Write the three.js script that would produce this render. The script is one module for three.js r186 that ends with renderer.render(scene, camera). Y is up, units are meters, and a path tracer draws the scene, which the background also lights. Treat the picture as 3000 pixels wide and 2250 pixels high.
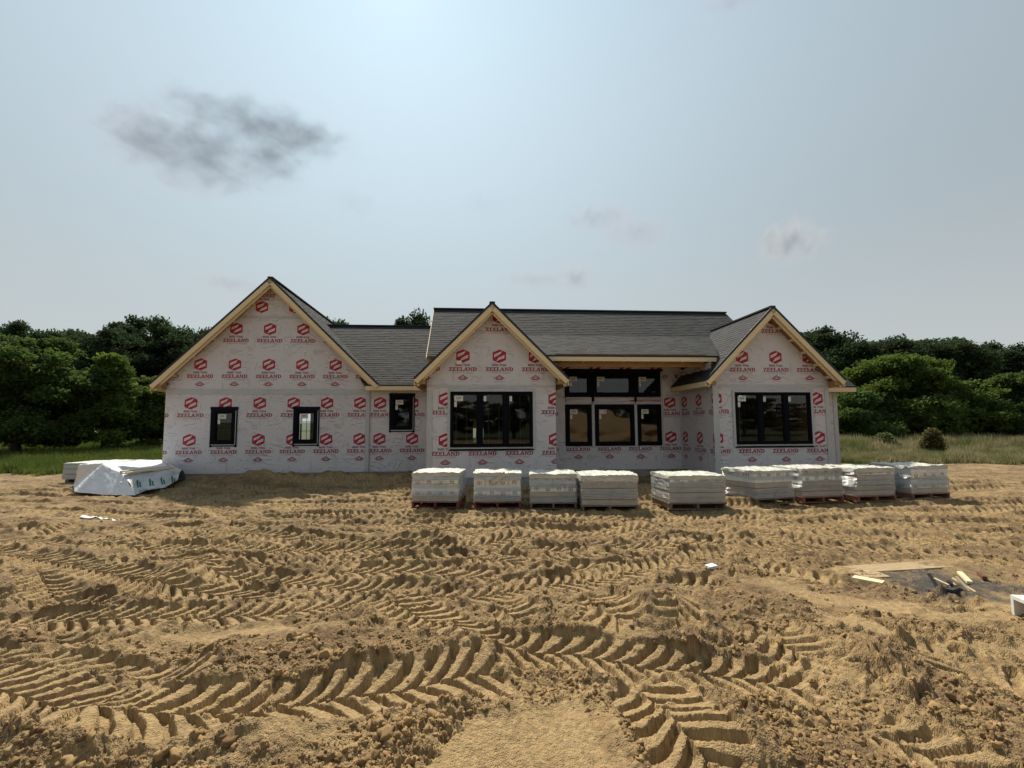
import * as THREE from 'three';
import { mergeGeometries, mergeVertices } from 'three/addons/utils/BufferGeometryUtils.js';
import { RoundedBoxGeometry } from 'three/addons/geometries/RoundedBoxGeometry.js';
import { createNoise2D, createNoise3D } from 'simplex-noise';

// ------------------------------------------------------------------ camera, sky, sun, exposure
const scene = new THREE.Scene();
const PW = 3000, PH = 2250, FOCAL = 1460, EYE = 1.65;
const PITCH = THREE.MathUtils.degToRad(4.86), ROLL = THREE.MathUtils.degToRad(-0.31), TURN = THREE.MathUtils.degToRad(4.7);
const camera = new THREE.PerspectiveCamera(2 * Math.atan(PH / 2 / FOCAL) * 180 / Math.PI, 4 / 3, 0.05, 2000);
camera.position.set(0, EYE, 0);
camera.rotation.order = 'YXZ';
camera.rotation.set(PITCH, 0, ROLL);
scene.add(camera);
const renderer = new THREE.WebGLRenderer({ antialias: true });
renderer.toneMapping = THREE.LinearToneMapping;
renderer.toneMappingExposure = 1.25;
renderer.shadowMap.enabled = true;

function rng(seed) { let s = seed >>> 0; return () => { s = (s + 0x6d2b79f5) | 0; let t = Math.imul(s ^ (s >>> 15), 1 | s); t = (t + Math.imul(t ^ (t >>> 7), 61 | t)) ^ t; return ((t ^ (t >>> 14)) >>> 0) / 4294967296; }; }
const N2 = createNoise2D(rng(11)), N3 = createNoise3D(rng(12));
const clamp = (x, a, b) => x < a ? a : x > b ? b : x, mix = (a, b, t) => a + (b - a) * t;
const sm = (a, b, x) => { const t = clamp((x - a) / (b - a), 0, 1); return t * t * (3 - 2 * t); };
const lin = (v) => { v /= 255; return v <= 0.04045 ? v / 12.92 : Math.pow((v + 0.055) / 1.055, 2.4); };
const rgb = (r, g, b) => [lin(r), lin(g), lin(b)];
const fbm2 = (x, y, n) => { let s = 0, a = 0.5, t = 0; for (let i = 0; i < n; i++) { s += a * N2(x, y); t += a; a *= 0.5; x = x * 2.03 + 17.1; y = y * 2.03 - 9.7; } return s / t; };
// a photograph pixel (3000 x 2250) gives a direction; the ground or a wall gives the distance
function pixelRay(px, py) {
  let a = px - PW / 2, b = py - PH / 2; const cr = Math.cos(ROLL), sr = Math.sin(ROLL);
  [a, b] = [a * cr + b * sr, -a * sr + b * cr];
  const x = a / FOCAL, y = -b / FOCAL;
  return [x, y * Math.cos(PITCH) + Math.sin(PITCH), -(Math.cos(PITCH) - y * Math.sin(PITCH))];
}
const onGround = (px, py, h = 0) => { const d = pixelRay(px, py), t = (h - EYE) / d[1]; return [d[0] * t, d[2] * t]; };
const atDepth = (px, py, z) => { const d = pixelRay(px, py), t = z / -d[2]; return new THREE.Vector3(d[0] * t, EYE + d[1] * t, -z); };

const SUN_EL = THREE.MathUtils.degToRad(44), SUN_AZ = THREE.MathUtils.degToRad(-14);
const sunDir = new THREE.Vector3(Math.sin(SUN_AZ) * Math.cos(SUN_EL), Math.sin(SUN_EL), -Math.cos(SUN_AZ) * Math.cos(SUN_EL));
{
  const W = 3072, H = 1536, data = new Float32Array(W * H * 4);
  const angles = (px, py) => { const d = pixelRay(px, py), l = Math.hypot(...d); return [Math.atan2(d[0], -d[2]), Math.asin(d[1] / l)]; };
  // the hazy morning's few small clouds: centre, half width, half height, density, noise seed
  const clouds = [{ d: 1.15, s: 3, l: [[760, 352, 230, 66], [900, 392, 110, 48], [610, 440, 170, 86], [800, 455, 100, 60], [470, 395, 150, 80]] }, ...[[1035, 585, 80, 45, 0.34, 7], [1415, 592, 70, 40, 0.3, 9], [1745, 628, 100, 44, 0.62, 12], [1870, 672, 110, 46, 0.5, 14],
    [2320, 695, 105, 62, 0.85, 16], [1580, 812, 150, 30, 0.5, 19], [1690, 808, 55, 36, 0.7, 21], [680, 826, 100, 28, 0.55, 23], [2160, -10, 160, 40, 0.5, 27]].map(([x, y, a, b, d, s]) => ({ d, s, l: [[x, y, a, b]] }))].map((c) => {
    const l = c.l.map(([x, y, a, b]) => { const [az, el] = angles(x, y), [az1] = angles(x + a, y), [, el1] = angles(x, y - b); return { az, el, a: Math.abs(az1 - az), b: Math.abs(el1 - el) }; });
    return { ...l[0], d: c.d, s: c.s, l, lo: Math.min(...l.map((q) => q.az - 1.8 * q.a)), hi: Math.max(...l.map((q) => q.az + 1.8 * q.a)), bot: Math.min(...l.map((q) => q.el - 2 * q.b)), topE: Math.max(...l.map((q) => q.el + 1.8 * q.b)) };
  });
  const horizon = rgb(194, 199, 198), middle = rgb(158, 169, 177), zenith = rgb(120, 148, 172), glow = rgb(212, 238, 250);
  const dens = (c, u, v) => {
    const x = u / c.a, y = v / c.b, q = x * 1.7 + c.s * 7.3, p = y * 0.62 + c.s * 3.1, wx = 0.5 * N2(q * 0.8 + 31, p * 0.8), wy = 0.5 * N2(q * 0.8, p * 0.8 + 57);
    let f = 0; for (const o of c.l) { const ox = (u + c.az - o.az) / o.a + 0.22 * wx, oy = (v + c.el - o.el) / o.b + 0.35 * wy, r = Math.hypot(ox, oy * (oy < 0 ? 0.75 : 1.1)); f += Math.exp(6 * Math.max(-0.6, 1 - r)); }
    return Math.log(f) / 6 * 1.15 + (c.l.length > 1 ? 0.42 : 0.12) + (c.l.length > 1 ? 0.3 : 0.38) * fbm2(q * 0.9 + wx, p * 0.9 + wy, 5);
  };
  for (let j = 0; j < H; j++) {
    const el = ((j + 0.5) / H - 0.5) * Math.PI, y = Math.sin(el), ce = Math.cos(el);
    for (let i = 0; i < W; i++) {
      const ph = ((i + 0.5) / W - 0.5) * 2 * Math.PI, x = Math.cos(ph) * ce, z = Math.sin(ph) * ce, o = (j * W + i) * 4;
      const g = Math.acos(clamp(x * sunDir.x + y * sunDir.y + z * sunDir.z, -1, 1)) * 57.2958;
      const e = Math.max(0, el * 57.2958), k1 = sm(0, 26, e), k2 = sm(22, 80, e), gl = 0.26 * Math.exp(-g / 12) + 0.44 * Math.exp(-Math.pow(g / 41, 2)), s = el > 0 ? 1 : 0.6;
      const c = [0, 1, 2].map((q) => (mix(mix(horizon[q], middle[q], k1), zenith[q], k2) + glow[q] * gl * mix(0.35, 1, k1)) * s);
      if (el > 0.05 && z < 0) {
        const az = Math.atan2(x, -z);
        for (const cl of clouds) {
          const u = (az - cl.az), v = el - cl.el;
          if (az < cl.lo || az > cl.hi || el < cl.bot || el > cl.topE) continue;
          const d0 = dens(cl, u, v); if (d0 <= -0.1) continue;
          const lit = dens(cl, u + cl.a * 0.07, v + cl.b * 0.3), al = sm(-0.1, 0.8, d0) * Math.min(1, cl.d), core = clamp(sm(0.0, 1.5, d0 * 0.35 + lit * 0.5) + 0.32 * sm(0.1, 0.7, d0) * fbm2(u / cl.a * 2.2 + 5, v / cl.b * 0.9, 4), 0, 1) * Math.min(1, cl.d);
          const bright = [0.58, 0.6, 0.605], dark = [0.29, 0.335, 0.38];
          for (let q = 0; q < 3; q++) c[q] = mix(c[q], mix(Math.max(bright[q], c[q] * 0.97), dark[q], core), al * 0.9);
        }
      }
      data[o] = c[0] * 0.8; data[o + 1] = c[1] * 0.8; data[o + 2] = c[2] * 0.8; data[o + 3] = 1;
    }
  }
  const t = new THREE.DataTexture(data, W, H, THREE.RGBAFormat, THREE.FloatType);
  t.mapping = THREE.EquirectangularReflectionMapping; t.magFilter = THREE.LinearFilter; t.needsUpdate = true;
  scene.background = t; scene.environment = t;
}
const sun = new THREE.DirectionalLight(new THREE.Color().setRGB(1, 0.93, 0.78), 5.0);
sun.position.copy(sunDir).multiplyScalar(80); sun.castShadow = true; sun.shadow.radius = 3;
sun.shadow.mapSize.set(4096, 4096); Object.assign(sun.shadow.camera, { left: -45, right: 45, top: 45, bottom: -45, near: 1, far: 220 });
sun.target.position.set(0, 0, -14); scene.add(sun, sun.target);

// ------------------------------------------------------------------ helpers
const used = new Map();
const numbered = (n) => { const k = used.get(n) ?? 0; used.set(n, k + 1); return k ? `${n}_${String(k).padStart(3, '0')}` : n; };
function tag(o, label, category, group, kind) { if (label) o.userData.label = label; if (category) o.userData.category = category; if (group) o.userData.group = group; if (kind) o.userData.kind = kind; return o; }
function top(name, label, category, pos = [0, 0, 0], turn = 0, group) { const g = new THREE.Group(); g.name = numbered(name); g.position.set(...pos); g.rotation.y = turn; scene.add(g); return tag(g, label, category, group); }
function part(name, geo, mat, parent, pos, rot) { const m = new THREE.Mesh(geo, mat); m.name = name; m.castShadow = m.receiveShadow = true; if (pos) m.position.set(...pos); if (rot) m.rotation.set(...rot); parent.add(m); return m; }
const std = (c, roughness = 0.8, o = {}) => new THREE.MeshStandardMaterial({ color: new THREE.Color().setRGB(...c), roughness, ...o });
const phys = (c, roughness, o = {}) => new THREE.MeshPhysicalMaterial({ color: new THREE.Color().setRGB(...c), roughness, ...o });
const box = (w, h, d, x = 0, y = 0, z = 0) => new THREE.BoxGeometry(w, h, d).translate(x, y, z);
function canvasTex(w, h, draw, o = {}) { const c = document.createElement('canvas'); c.width = w; c.height = h; draw(c.getContext('2d'), w, h); const t = new THREE.CanvasTexture(c); t.colorSpace = o.data ? THREE.NoColorSpace : THREE.SRGBColorSpace; t.wrapS = t.wrapT = o.clampEdges ? THREE.ClampToEdgeWrapping : THREE.RepeatWrapping; t.magFilter = THREE.LinearFilter; return t; }
function noiseTex(n, fn, o = {}) { const d = new Uint8Array(n * n * 4); for (let j = 0; j < n; j++) for (let i = 0; i < n; i++) { const v = fn(i / n, j / n), k = (j * n + i) * 4; if (Array.isArray(v)) { d[k] = clamp(v[0] * 255, 0, 255); d[k + 1] = clamp(v[1] * 255, 0, 255); d[k + 2] = clamp(v[2] * 255, 0, 255); } else d[k] = d[k + 1] = d[k + 2] = clamp(v * 255, 0, 255); d[k + 3] = 255; } const t = new THREE.DataTexture(d, n, n); t.wrapS = t.wrapT = THREE.RepeatWrapping; t.magFilter = THREE.LinearFilter; t.colorSpace = o.color ? THREE.SRGBColorSpace : THREE.NoColorSpace; t.needsUpdate = true; return t; }
// seamless noise: points of a torus fed to 3-D noise would need 4-D, so cross-fade instead
const tileN = (u, v, f, k = 0) => { const n = (a, b) => N2(a * f + k, b * f + k * 1.7); const wu = u, wv = v; return mix(mix(n(u, v), n(u - 1, v), wu), mix(n(u, v - 1), n(u - 1, v - 1), wu), wv) * 1.3; };
const withRepeat = (t, rx, ry, ox = 0, oy = 0) => { const c = t.clone(); c.repeat.set(rx, ry); c.offset.set(ox, oy); c.needsUpdate = true; return c; };

// ------------------------------------------------------------------ ground: one polar sheet, finest where the ruts are
const grassEdge = (x) => { const l = 19.2 + 0.9 * N2(x * 0.3, 3.3) + Math.max(0, (-14 - x)) * -0.12, r = 22.6 + 0.8 * N2(x * 0.25, 8.8) - Math.max(0, x - 15) * 0.2; return x < 0 ? l : r; };
const HC = Math.cos(TURN), HS = Math.sin(TURN);
const houseUW = (x, z) => [x * HC - z * HS, -x * HS - z * HC];
const uwWorld = (u, w) => [u * HC - w * HS, -(u * HS + w * HC)];
// heaps and hollows: x, z, radius, height
const heaps = [[...onGround(1945, 1800), 0.42, 0.2], [...onGround(1610, 1790), 0.3, 0.1], [...onGround(520, 1700), 0.35, 0.12], [...onGround(640, 1655), 0.6, 0.12], [...onGround(1870, 1540), 0.5, 0.14], [...onGround(1490, 1560), 0.5, 0.1], [...onGround(350, 1600), 0.5, 0.1], [...onGround(650, 1960), 0.3, 0.13], [...onGround(900, 1890), 0.35, 0.1],
  [...onGround(1380, 1930), 0.3, 0.12], [...onGround(160, 2180), 0.4, 0.16], [...onGround(2130, 2140), 0.3, 0.1], [...onGround(2480, 1900), 0.5, 0.12], [...onGround(2000, 1590), 0.45, 0.1], [...onGround(860, 1560), 0.6, 0.1], [...onGround(1290, 1880), 0.3, 0.08], [...onGround(780, 2200), 0.35, 0.1], [...onGround(2230, 1790), 0.4, 0.1], [...onGround(2170, 1475), 0.6, 0.14], [...onGround(1060, 1960), 0.3, 0.1]];
function smoothHeight(x, z) {
  const r = Math.hypot(x, z);
  let h = 0.05 * N2(x * 0.22, z * 0.22) + 0.028 * N2(x * 0.7 + 5, z * 0.7);
  if (r < 30) {
    for (const [hx, hz, hr, hh] of heaps) { const d = ((x - hx) ** 2 + (z - hz) ** 2) / (hr * hr); if (d < 6) h += hh * Math.exp(-d * 1.2); }
    const [u, w] = houseUW(x, z);
    if (u > -11 && u < 0.5 && w > 13 && w < 19) h += (0.27 + 0.1 * N2(u * 0.7, 2) + 0.05 * N2(u * 2.3, w * 2)) * Math.exp(-(((w - 15.75) / 0.75) ** 2)) * sm(-10.3, -8.6, u) * sm(-0.9, -1.7, u);
    if (u > -9.8 && u < 12 && w > 16.9) h *= sm(17.4, 16.9, w);
  }
  return h - 0.02 + (r > 45 ? 0.012 * (r - 45) * sm(45, 90, r) : 0);
}
// where a pixel's ray meets the gently uneven ground
function onSoil(px, py) { let h = 0, g; for (let k = 0; k < 5; k++) { g = onGround(px, py, h); h = 0.5 * h + 0.5 * smoothHeight(...g); } return g; }
// smooth sandy patches (photograph pixels on flat ground)
const patches = [[[1230, 2260], [1330, 2130], [1500, 2060], [1700, 2065], [1840, 2130], [1900, 2260], [1900, 2500], [1230, 2500]], [[450, 1846], [830, 1818], [870, 1845], [500, 1882]], [[2120, 1688], [2250, 1692], [2420, 1740], [2720, 1775], [2650, 1800], [2400, 1772]],
  [[2380, 1790], [2500, 1806], [2640, 1850], [2590, 1864], [2410, 1826]], [[1610, 1628], [1800, 1634], [1930, 1648], [1750, 1660]], [[1840, 1692], [2010, 1702], [2060, 1740], [1900, 1725]], [[2700, 1790], [2960, 1800], [2960, 1826], [2720, 1818]], [[560, 1452], [1190, 1448], [1190, 1472], [700, 1478]], [[2080, 1498], [2330, 1490], [2420, 1508], [2100, 1518]], [[2880, 1740], [2960, 1730], [2980, 1790], [2860, 1780]],
  [[2680, 1880], [3000, 1885], [3100, 1930], [2800, 1915]], [[2425, 1680], [2440, 1655], [2810, 1634], [2810, 1660]]].map((p) => p.map(([x, y]) => onSoil(x, y)));
const patchBox = patches.map((p) => [Math.min(...p.map((q) => q[0])) - 0.6, Math.max(...p.map((q) => q[0])) + 0.6, Math.min(...p.map((q) => q[1])) - 0.6, Math.max(...p.map((q) => q[1])) + 0.6]);
function polyDist(p, x, z) { // signed: positive inside
  let inside = false, best = 1e9;
  for (let i = 0, j = p.length - 1; i < p.length; j = i++) {
    const [ax, az] = p[i], [bx, bz] = p[j];
    if ((az > z) !== (bz > z) && x < (bx - ax) * (z - az) / (bz - az) + ax) inside = !inside;
    const dx = bx - ax, dz = bz - az, t = clamp(((x - ax) * dx + (z - az) * dz) / (dx * dx + dz * dz), 0, 1);
    best = Math.min(best, Math.hypot(x - ax - t * dx, z - az - t * dz));
  }
  return inside ? best : -best;
}
function worley(x, y) { const xi = Math.floor(x), yi = Math.floor(y); let b = 9; for (let j = -1; j < 2; j++) for (let i = -1; i < 2; i++) { let h = Math.imul(xi + i, 374761393) + Math.imul(yi + j, 668265263); h = Math.imul(h ^ (h >>> 13), 1274126177); const dx = xi + i + ((h & 1023) / 1024) - x, dy = yi + j + (((h >>> 10) & 1023) / 1024) - y, d = dx * dx + dy * dy; if (d < b) b = d; } return Math.sqrt(b); }
// broken crust: each cell of a Voronoi pattern stands at its own height with a crack round it
function crumbs(x, y) {
  const xi = Math.floor(x), yi = Math.floor(y); let b = 9, b2 = 9, id = 0, tx = 0;
  for (let j = -1; j < 2; j++) for (let i = -1; i < 2; i++) { let h = Math.imul(xi + i, 374761393) + Math.imul(yi + j, 668265263); h = Math.imul(h ^ (h >>> 13), 1274126177); const dx = xi + i + ((h & 1023) / 1024) - x, dy = yi + j + (((h >>> 10) & 1023) / 1024) - y, d = dx * dx + dy * dy; if (d < b) { b2 = b; b = d; id = h; tx = dx * (((h >>> 5) & 255) / 128 - 1) + dy * (((h >>> 15) & 255) / 128 - 1); } else if (d < b2) b2 = d; }
  const e = Math.sqrt(b2) - Math.sqrt(b); return (((id >>> 20) & 1023) / 1023 - 0.45 + 0.7 * tx) * sm(0.02, 0.28, e) - 0.25 * sm(0.1, 0, e);
}
function roughness(x, z) {
  const a = sm(-0.5, 0.5, N2(x * 0.7 + 40, z * 0.7)), a2 = sm(-0.45, 0.35, N2(x * 1.3 + 4, z * 1.3 + 60));
  const wx = x + 0.07 * N2(x * 3, z * 3 + 9) + 0.012 * N2(x * 21, z * 21), wz = z + 0.07 * N2(x * 3 + 5, z * 3) + 0.012 * N2(x * 21 + 7, z * 21);
  return 0.026 * N2(x * 1.5, z * 1.5) + 0.034 * (0.36 - Math.abs(N2(wx * 3.1, wz * 3.1))) * (0.4 + a) + 0.01 * N2(wx * 7, wz * 7) + 0.005 * N2(x * 37, z * 37) + (0.25 + a) * (0.055 * crumbs(wx * 5, wz * 5) + 0.05 * a2 * crumbs(wx * 12 + 3, wz * 12) + 0.028 * crumbs(wx * 27, wz * 27));
}
// wheel tracks: pixels along the middle, tyre width, lug pitch, sweep, depth
const tracks = [
  [[[90, 1650], [130, 1700], [170, 1760]], 0.42], [[[2640, 1520], [2820, 1535], [3100, 1560]], 0.42], [[[2200, 1505], [2600, 1500], [3100, 1518]], 0.4], [[[2250, 1530], [2600, 1545], [3100, 1585]], 0.42], [[[1930, 1535], [2200, 1545], [2500, 1572], [3100, 1612]], 0.42], [[[2050, 1500], [2120, 1530], [2240, 1570], [2300, 1620]], 0.4],
  [[[900, 1530], [1150, 1538], [1450, 1556], [1700, 1562]], 0.42], [[[-80, 1490], [200, 1500], [500, 1520], [800, 1522], [1200, 1515]], 0.4], [[[330, 1490], [520, 1470], [640, 1500], [700, 1530]], 0.38], [[[1700, 1520], [1900, 1525], [2120, 1510]], 0.4], [[[100, 1570], [180, 1545], [230, 1525]], 0.4], [[[430, 1592], [480, 1568], [560, 1548], [740, 1562], [900, 1590]], 0.4],
  [[[1690, 1590], [1900, 1600], [2150, 1590], [2350, 1612]], 0.42], [[[1340, 1625], [1480, 1640], [1580, 1655]], 0.42], [[[-60, 1580], [120, 1590], [330, 1598]], 0.4], [[[2120, 1590], [2340, 1606], [2420, 1602], [2700, 1622], [3100, 1655]], 0.44], [[[460, 1628], [640, 1668], [850, 1705], [1080, 1728], [1250, 1718]], 0.42], [[[950, 1676], [1200, 1672], [1350, 1684], [1470, 1690]], 0.42],
  [[[416, 1602], [600, 1607], [800, 1613], [1000, 1611], [1300, 1600], [1450, 1582], [1800, 1562], [1960, 1548]], 0.44], [[[-60, 1602], [135, 1640], [316, 1672], [500, 1706], [640, 1736], [860, 1762]], 0.46], [[[2180, 1640], [2260, 1668], [2360, 1690], [2460, 1722]], 0.42], [[[2200, 1820], [2270, 1868], [2350, 1915], [2430, 1960]], 0.44], [[[2590, 1850], [2720, 1905], [2850, 1965], [3060, 2050]], 0.46], [[[130, 1830], [240, 1888], [380, 1850], [420, 1830]], 0.36],
  [[[1420, 1740], [1480, 1790], [1560, 1832]], 0.4], [[[1650, 1700], [1720, 1745], [1800, 1800], [1870, 1850]], 0.44], [[[1960, 1745], [1990, 1780], [1960, 1850]], 0.36], [[[-140, 1850], [140, 1818], [450, 1802], [800, 1792], [1000, 1772], [1300, 1748], [1600, 1712], [1800, 1680], [2000, 1645], [2120, 1618]], 0.46],
  [[[-150, 1905], [100, 1955], [300, 1982], [500, 1992], [640, 1980]], 0.42], [[[1120, 1740], [1290, 1825], [1450, 1878], [1650, 1908], [1850, 1938], [2050, 1968], [2250, 1992], [2460, 2022]], 0.48], [[[1820, 1965], [1930, 2055], [2020, 2150], [2150, 2330]], 0.5], [[[-160, 1980], [100, 2035], [300, 2068], [500, 2082], [700, 2078], [900, 2056], [1100, 2020], [1300, 1988], [1540, 1968]], 0.5],
  [[[2500, 2120], [2700, 2190], [2900, 2280], [3000, 2350]], 0.4],
];
// many older passes in front of the house, half driven over by the ones above
const older = []; { const r = rng(31); for (let k = 0; k < 17; k++) { const D = 5.3 + k * 0.56 + 0.12 * r(), tilt = 0.03 * N2(k * 0.21, 4) - 0.012 * (k - 6), x0 = -9 - 5 * r() + (k % 3 === 1 ? 5 : 0), x1 = 9 + 5 * r() - (k % 4 === 2 ? 6 : 0), p = []; for (let q = 0; q <= 8; q++) { const x = mix(x0, x1, q / 8); p.push([x, -(D + tilt * x + 0.006 * x * x * (k % 2 ? 1 : -0.3) + 0.1 * N2(x * 0.3, k * 5))]); } older.push([p, 0.4 + 0.06 * r()]); }
  for (let k = 0; k < 12; k++) { const right = k % 3, D = 13.4 + k * 0.62, x0 = right ? 7 : -20, x1 = right ? 22 : -9, p = []; for (let q = 0; q <= 5; q++) { const x = mix(x0, x1, q / 5); p.push([x, -(D + 0.35 * N2(x * 0.1, k * 3))]); } older.push([p, 0.44]); } }
const D2R = Math.PI / 180, thetas = [], radii = [];
for (let a = -180; a < -59; a += 3) thetas.push(a * D2R);
for (let a = -59; a <= 59.01; a += 0.137) thetas.push(a * D2R);
for (let a = 62; a <= 180; a += 3) thetas.push(a * D2R);
thetas[thetas.length - 1] = Math.PI;
for (const r of [0.15, 0.5, 0.9, 1.25]) radii.push(r);
for (let r = 1.45; r < 24; r *= 1.00345) radii.push(r);
for (let r = 24; r < 42; r *= 1.008) radii.push(r);
for (let r = 42; r < 900; r *= 1.06) radii.push(r);
const NT = thetas.length, NR = radii.length, NV = NT * NR;
const gx = new Float32Array(NV), gz = new Float32Array(NV), hS = new Float32Array(NV), hR = new Float32Array(NV), bed = new Float32Array(NV), grassy = new Float32Array(NV), ash = new Float32Array(NV);
const A0 = -59 * D2R, AD = 0.137 * D2R, i0 = thetas.findIndex((t) => t >= A0 - 1e-9);
const burn = [[2540, 1672], [2700, 1655], [2860, 1690], [3060, 1725], [3080, 1765], [2900, 1752], [2700, 1745], [2590, 1712]].map(([x, y]) => onGround(x, y));
for (let i = 0; i < NT; i++) {
  const st = Math.sin(thetas[i]), ct = Math.cos(thetas[i]);
  for (let j = 0; j < NR; j++) {
    const k = i * NR + j, r = radii[j], x = r * st, z = -r * ct; gx[k] = x; gz[k] = z;
    const s = smoothHeight(x, z); let f = 1; hS[k] = s;
    if (r < 40) {
      for (let p = 0; p < patches.length; p++) { const b = patchBox[p]; if (x > b[0] && x < b[1] && z > b[2] && z < b[3]) f = Math.min(f, 1 - sm(-0.06, 0.1, polyDist(patches[p], x, z) + 0.06 * N2(x * 5, z * 5))); }
      const sharp = sm(9, 4, r) * 0.4 + 0.6;
      hR[k] = s + (f < 0.02 ? 0.004 * N2(x * 25, z * 25) + 0.006 * N2(x * 4, z * 4) : roughness(x, z) * f * sharp * (r > 26 ? 0.5 : 1));
      if (x > 2.5 && x < 9 && z < -3.5 && z > -8) ash[k] = sm(-0.25, 0.25, polyDist(burn, x, z) + 0.3 * fbm2(x * 2, z * 2, 3));
    } else hR[k] = s;
    bed[k] = 1 - f; grassy[k] = sm(-0.7, 0.7, -z - grassEdge(x) + 0.5 * N2(x * 1.3, z * 1.3));
    if (z > 0) grassy[k] = sm(30, 34, r);
  }
}
const radIndex = (r) => { let a = 0, b = NR - 1; while (b - a > 1) { const m = (a + b) >> 1; if (radii[m] <= r) a = m; else b = m; } return a; };
{
  const best = new Float32Array(NV).fill(9), bs = new Float32Array(NV), bv = new Float32Array(NV);
  const runs = older.map(([p, width], k) => [new THREE.CatmullRomCurve3(p.map(([x, z]) => new THREE.Vector3(x, 0, z)), false, 'centripetal'), width, 100 + k, 0]); tracks.forEach(([pix, width], ti) => { const c = new THREE.CatmullRomCurve3(pix.map(([x, y]) => { const g = onSoil(x, y); return new THREE.Vector3(g[0], 0, g[1]); }), false, 'centripetal'); if ([15, 18, 19].includes(ti)) { const n = 14, p = []; for (let k = 0; k <= n; k++) { const q = c.getPointAt(k / n), t = c.getTangentAt(k / n), s = t.x > 0 ? 1 : -1; p.push(new THREE.Vector3(q.x + s * t.z * 1.6, 0, q.z - s * t.x * 1.6)); } if (p.every((q) => q.z > -13.5)) runs.push([new THREE.CatmullRomCurve3(p, false, 'centripetal'), width, ti + 40, 1]); } runs.push([c, width, ti, ti > 26 ? 2 : 1]); });
  runs.sort((a, b) => a[3] - b[3] || b[2] - a[2]);
  runs.filter((a) => a[2] > 39).concat(runs.filter((a) => a[2] < 40).sort((a, b) => a[2] - b[2])).forEach(([curve, width, ti]) => {
    const W = width * 0.55, PITCHL = 0.152 + 0.012 * Math.sin(ti * 2.3), dir = [2, 3, 4, 15, 20, 22].includes(ti) || ti > 99 && ti % 3 === 0 ? -1 : 1, reach = W + 0.2, touched = [];
    const L = curve.getLength(), n = Math.ceil(L / 0.06), pts = curve.getSpacedPoints(n);
    for (let q = 0; q < n; q++) {
      const a = pts[q], b = pts[q + 1], sx = b.x - a.x, sz = b.z - a.z, sl = Math.hypot(sx, sz), mx = (a.x + b.x) / 2, mz = (a.z + b.z) / 2, r = Math.hypot(mx, mz), th = Math.atan2(mx, -mz), da = Math.asin(Math.min(1, (reach + 0.05) / Math.max(r, 0.6)));
      const ia = Math.max(i0, Math.floor(i0 + (th - da - A0) / AD)), ib = Math.min(i0 + 862, Math.ceil(i0 + (th + da - A0) / AD)), ja = radIndex(Math.max(1.3, r - reach - 0.05)), jb = Math.min(NR - 1, radIndex(r + reach + 0.05) + 1);
      for (let i = ia; i <= ib && i < NT; i++) for (let j = ja; j <= jb; j++) {
        const k = i * NR + j, dx = gx[k] - a.x, dz = gz[k] - a.z; let t = (dx * sx + dz * sz) / (sl * sl);
        if (t < -0.3 && q > 0 || t > 1.3 && q < n - 1) continue;
        if (q > 0 || t > 0) t = clamp(t, 0, 1); if (q === n - 1 && t > 1) t = 1;
        const d = Math.hypot(dx - t * sx, dz - t * sz);
        if (d < reach && d < best[k]) { if (best[k] > 8) touched.push(k); best[k] = d; bs[k] = (q + t) * sl; bv[k] = Math.sign(dx * sz - dz * sx) * d; }
      }
    }
    for (const k of touched) {
      const x = gx[k], z = gz[k], d = best[k], s = bs[k], v = bv[k], end = Math.min(s, L - s);
      const keep = sm(-0.8, -0.5, N2(x * 1.1 + ti * 9, z * 1.1) + (ti > 26 && ti < 40 ? 0.4 : 0.1)) * sm(0, 0.25, end + 0.1 * N2(x * 6, z * 6)) * sm(23, 19, Math.hypot(x, z)) * (1 - sm(0.2, 0.6, ash[k])) * (ti > 99 && x > 2.2 && x < 8 && z > -6.9 && z < -4.6 ? 0 : 1);
      const edge = d + 0.018 * N2(x * 9, z * 9) + 0.008 * N2(x * 24, z * 24), m = keep * (1 - sm(W - 0.012, W + 0.014, edge));
      const a = clamp(d / W, 0, 1), off = dir * PITCHL * 1.2 * Math.pow(1 - a, 1.6), ph = (s + off + 0.01 * N2(x * 4 + ti, z * 4) + 0.004 * N2(x * 19, z * 19)) / PITCHL + (v > 0 ? 0 : 0.5), fr = ph - Math.floor(ph), duty = 0.46 - 0.1 * a;
      const soft = 0.075, lug = sm(0, soft, fr) * (1 - sm(duty, duty + soft * 1.4, fr)) * sm(1.02, 0.96, a), worn = 0.8 + 0.2 * N2(x * 2.3, z * 2.3 + ti);
      const low = hS[k] - (ti > 99 ? 0.04 : 0.022) - (0.062 + 0.028 * sm(4.5, 7.5, Math.hypot(x, z))) * lug * worn * (width / 0.46) + 0.0025 * N2(x * 30, z * 30) + 0.012 * N2(x * 2.2, z * 2.2) + sm(-0.1, 0.5, N2(x * 2.7 + 3, z * 2.7 + ti)) * 0.034 * Math.max(-0.1, crumbs(x * 17, z * 17)) + 0.022 * a * a;
      hR[k] = mix(hR[k], low, m); bed[k] = Math.max(bed[k] * (1 - keep * 0.5), m);
      const out = edge - W; if (out > -0.02) { const rim = hS[k] + 0.025 + 0.03 * N2(x * 2.5 + ti, z * 2.5) + 0.6 * (hR[k] - hS[k]) + 0.022 * crumbs(x * 12, z * 12); hR[k] = mix(hR[k], Math.max(hR[k], rim), keep * sm(-0.01, 0.025, out) * (1 - sm(0.05, 0.19, out))); }
      best[k] = 9;
    }
  });
}
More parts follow.
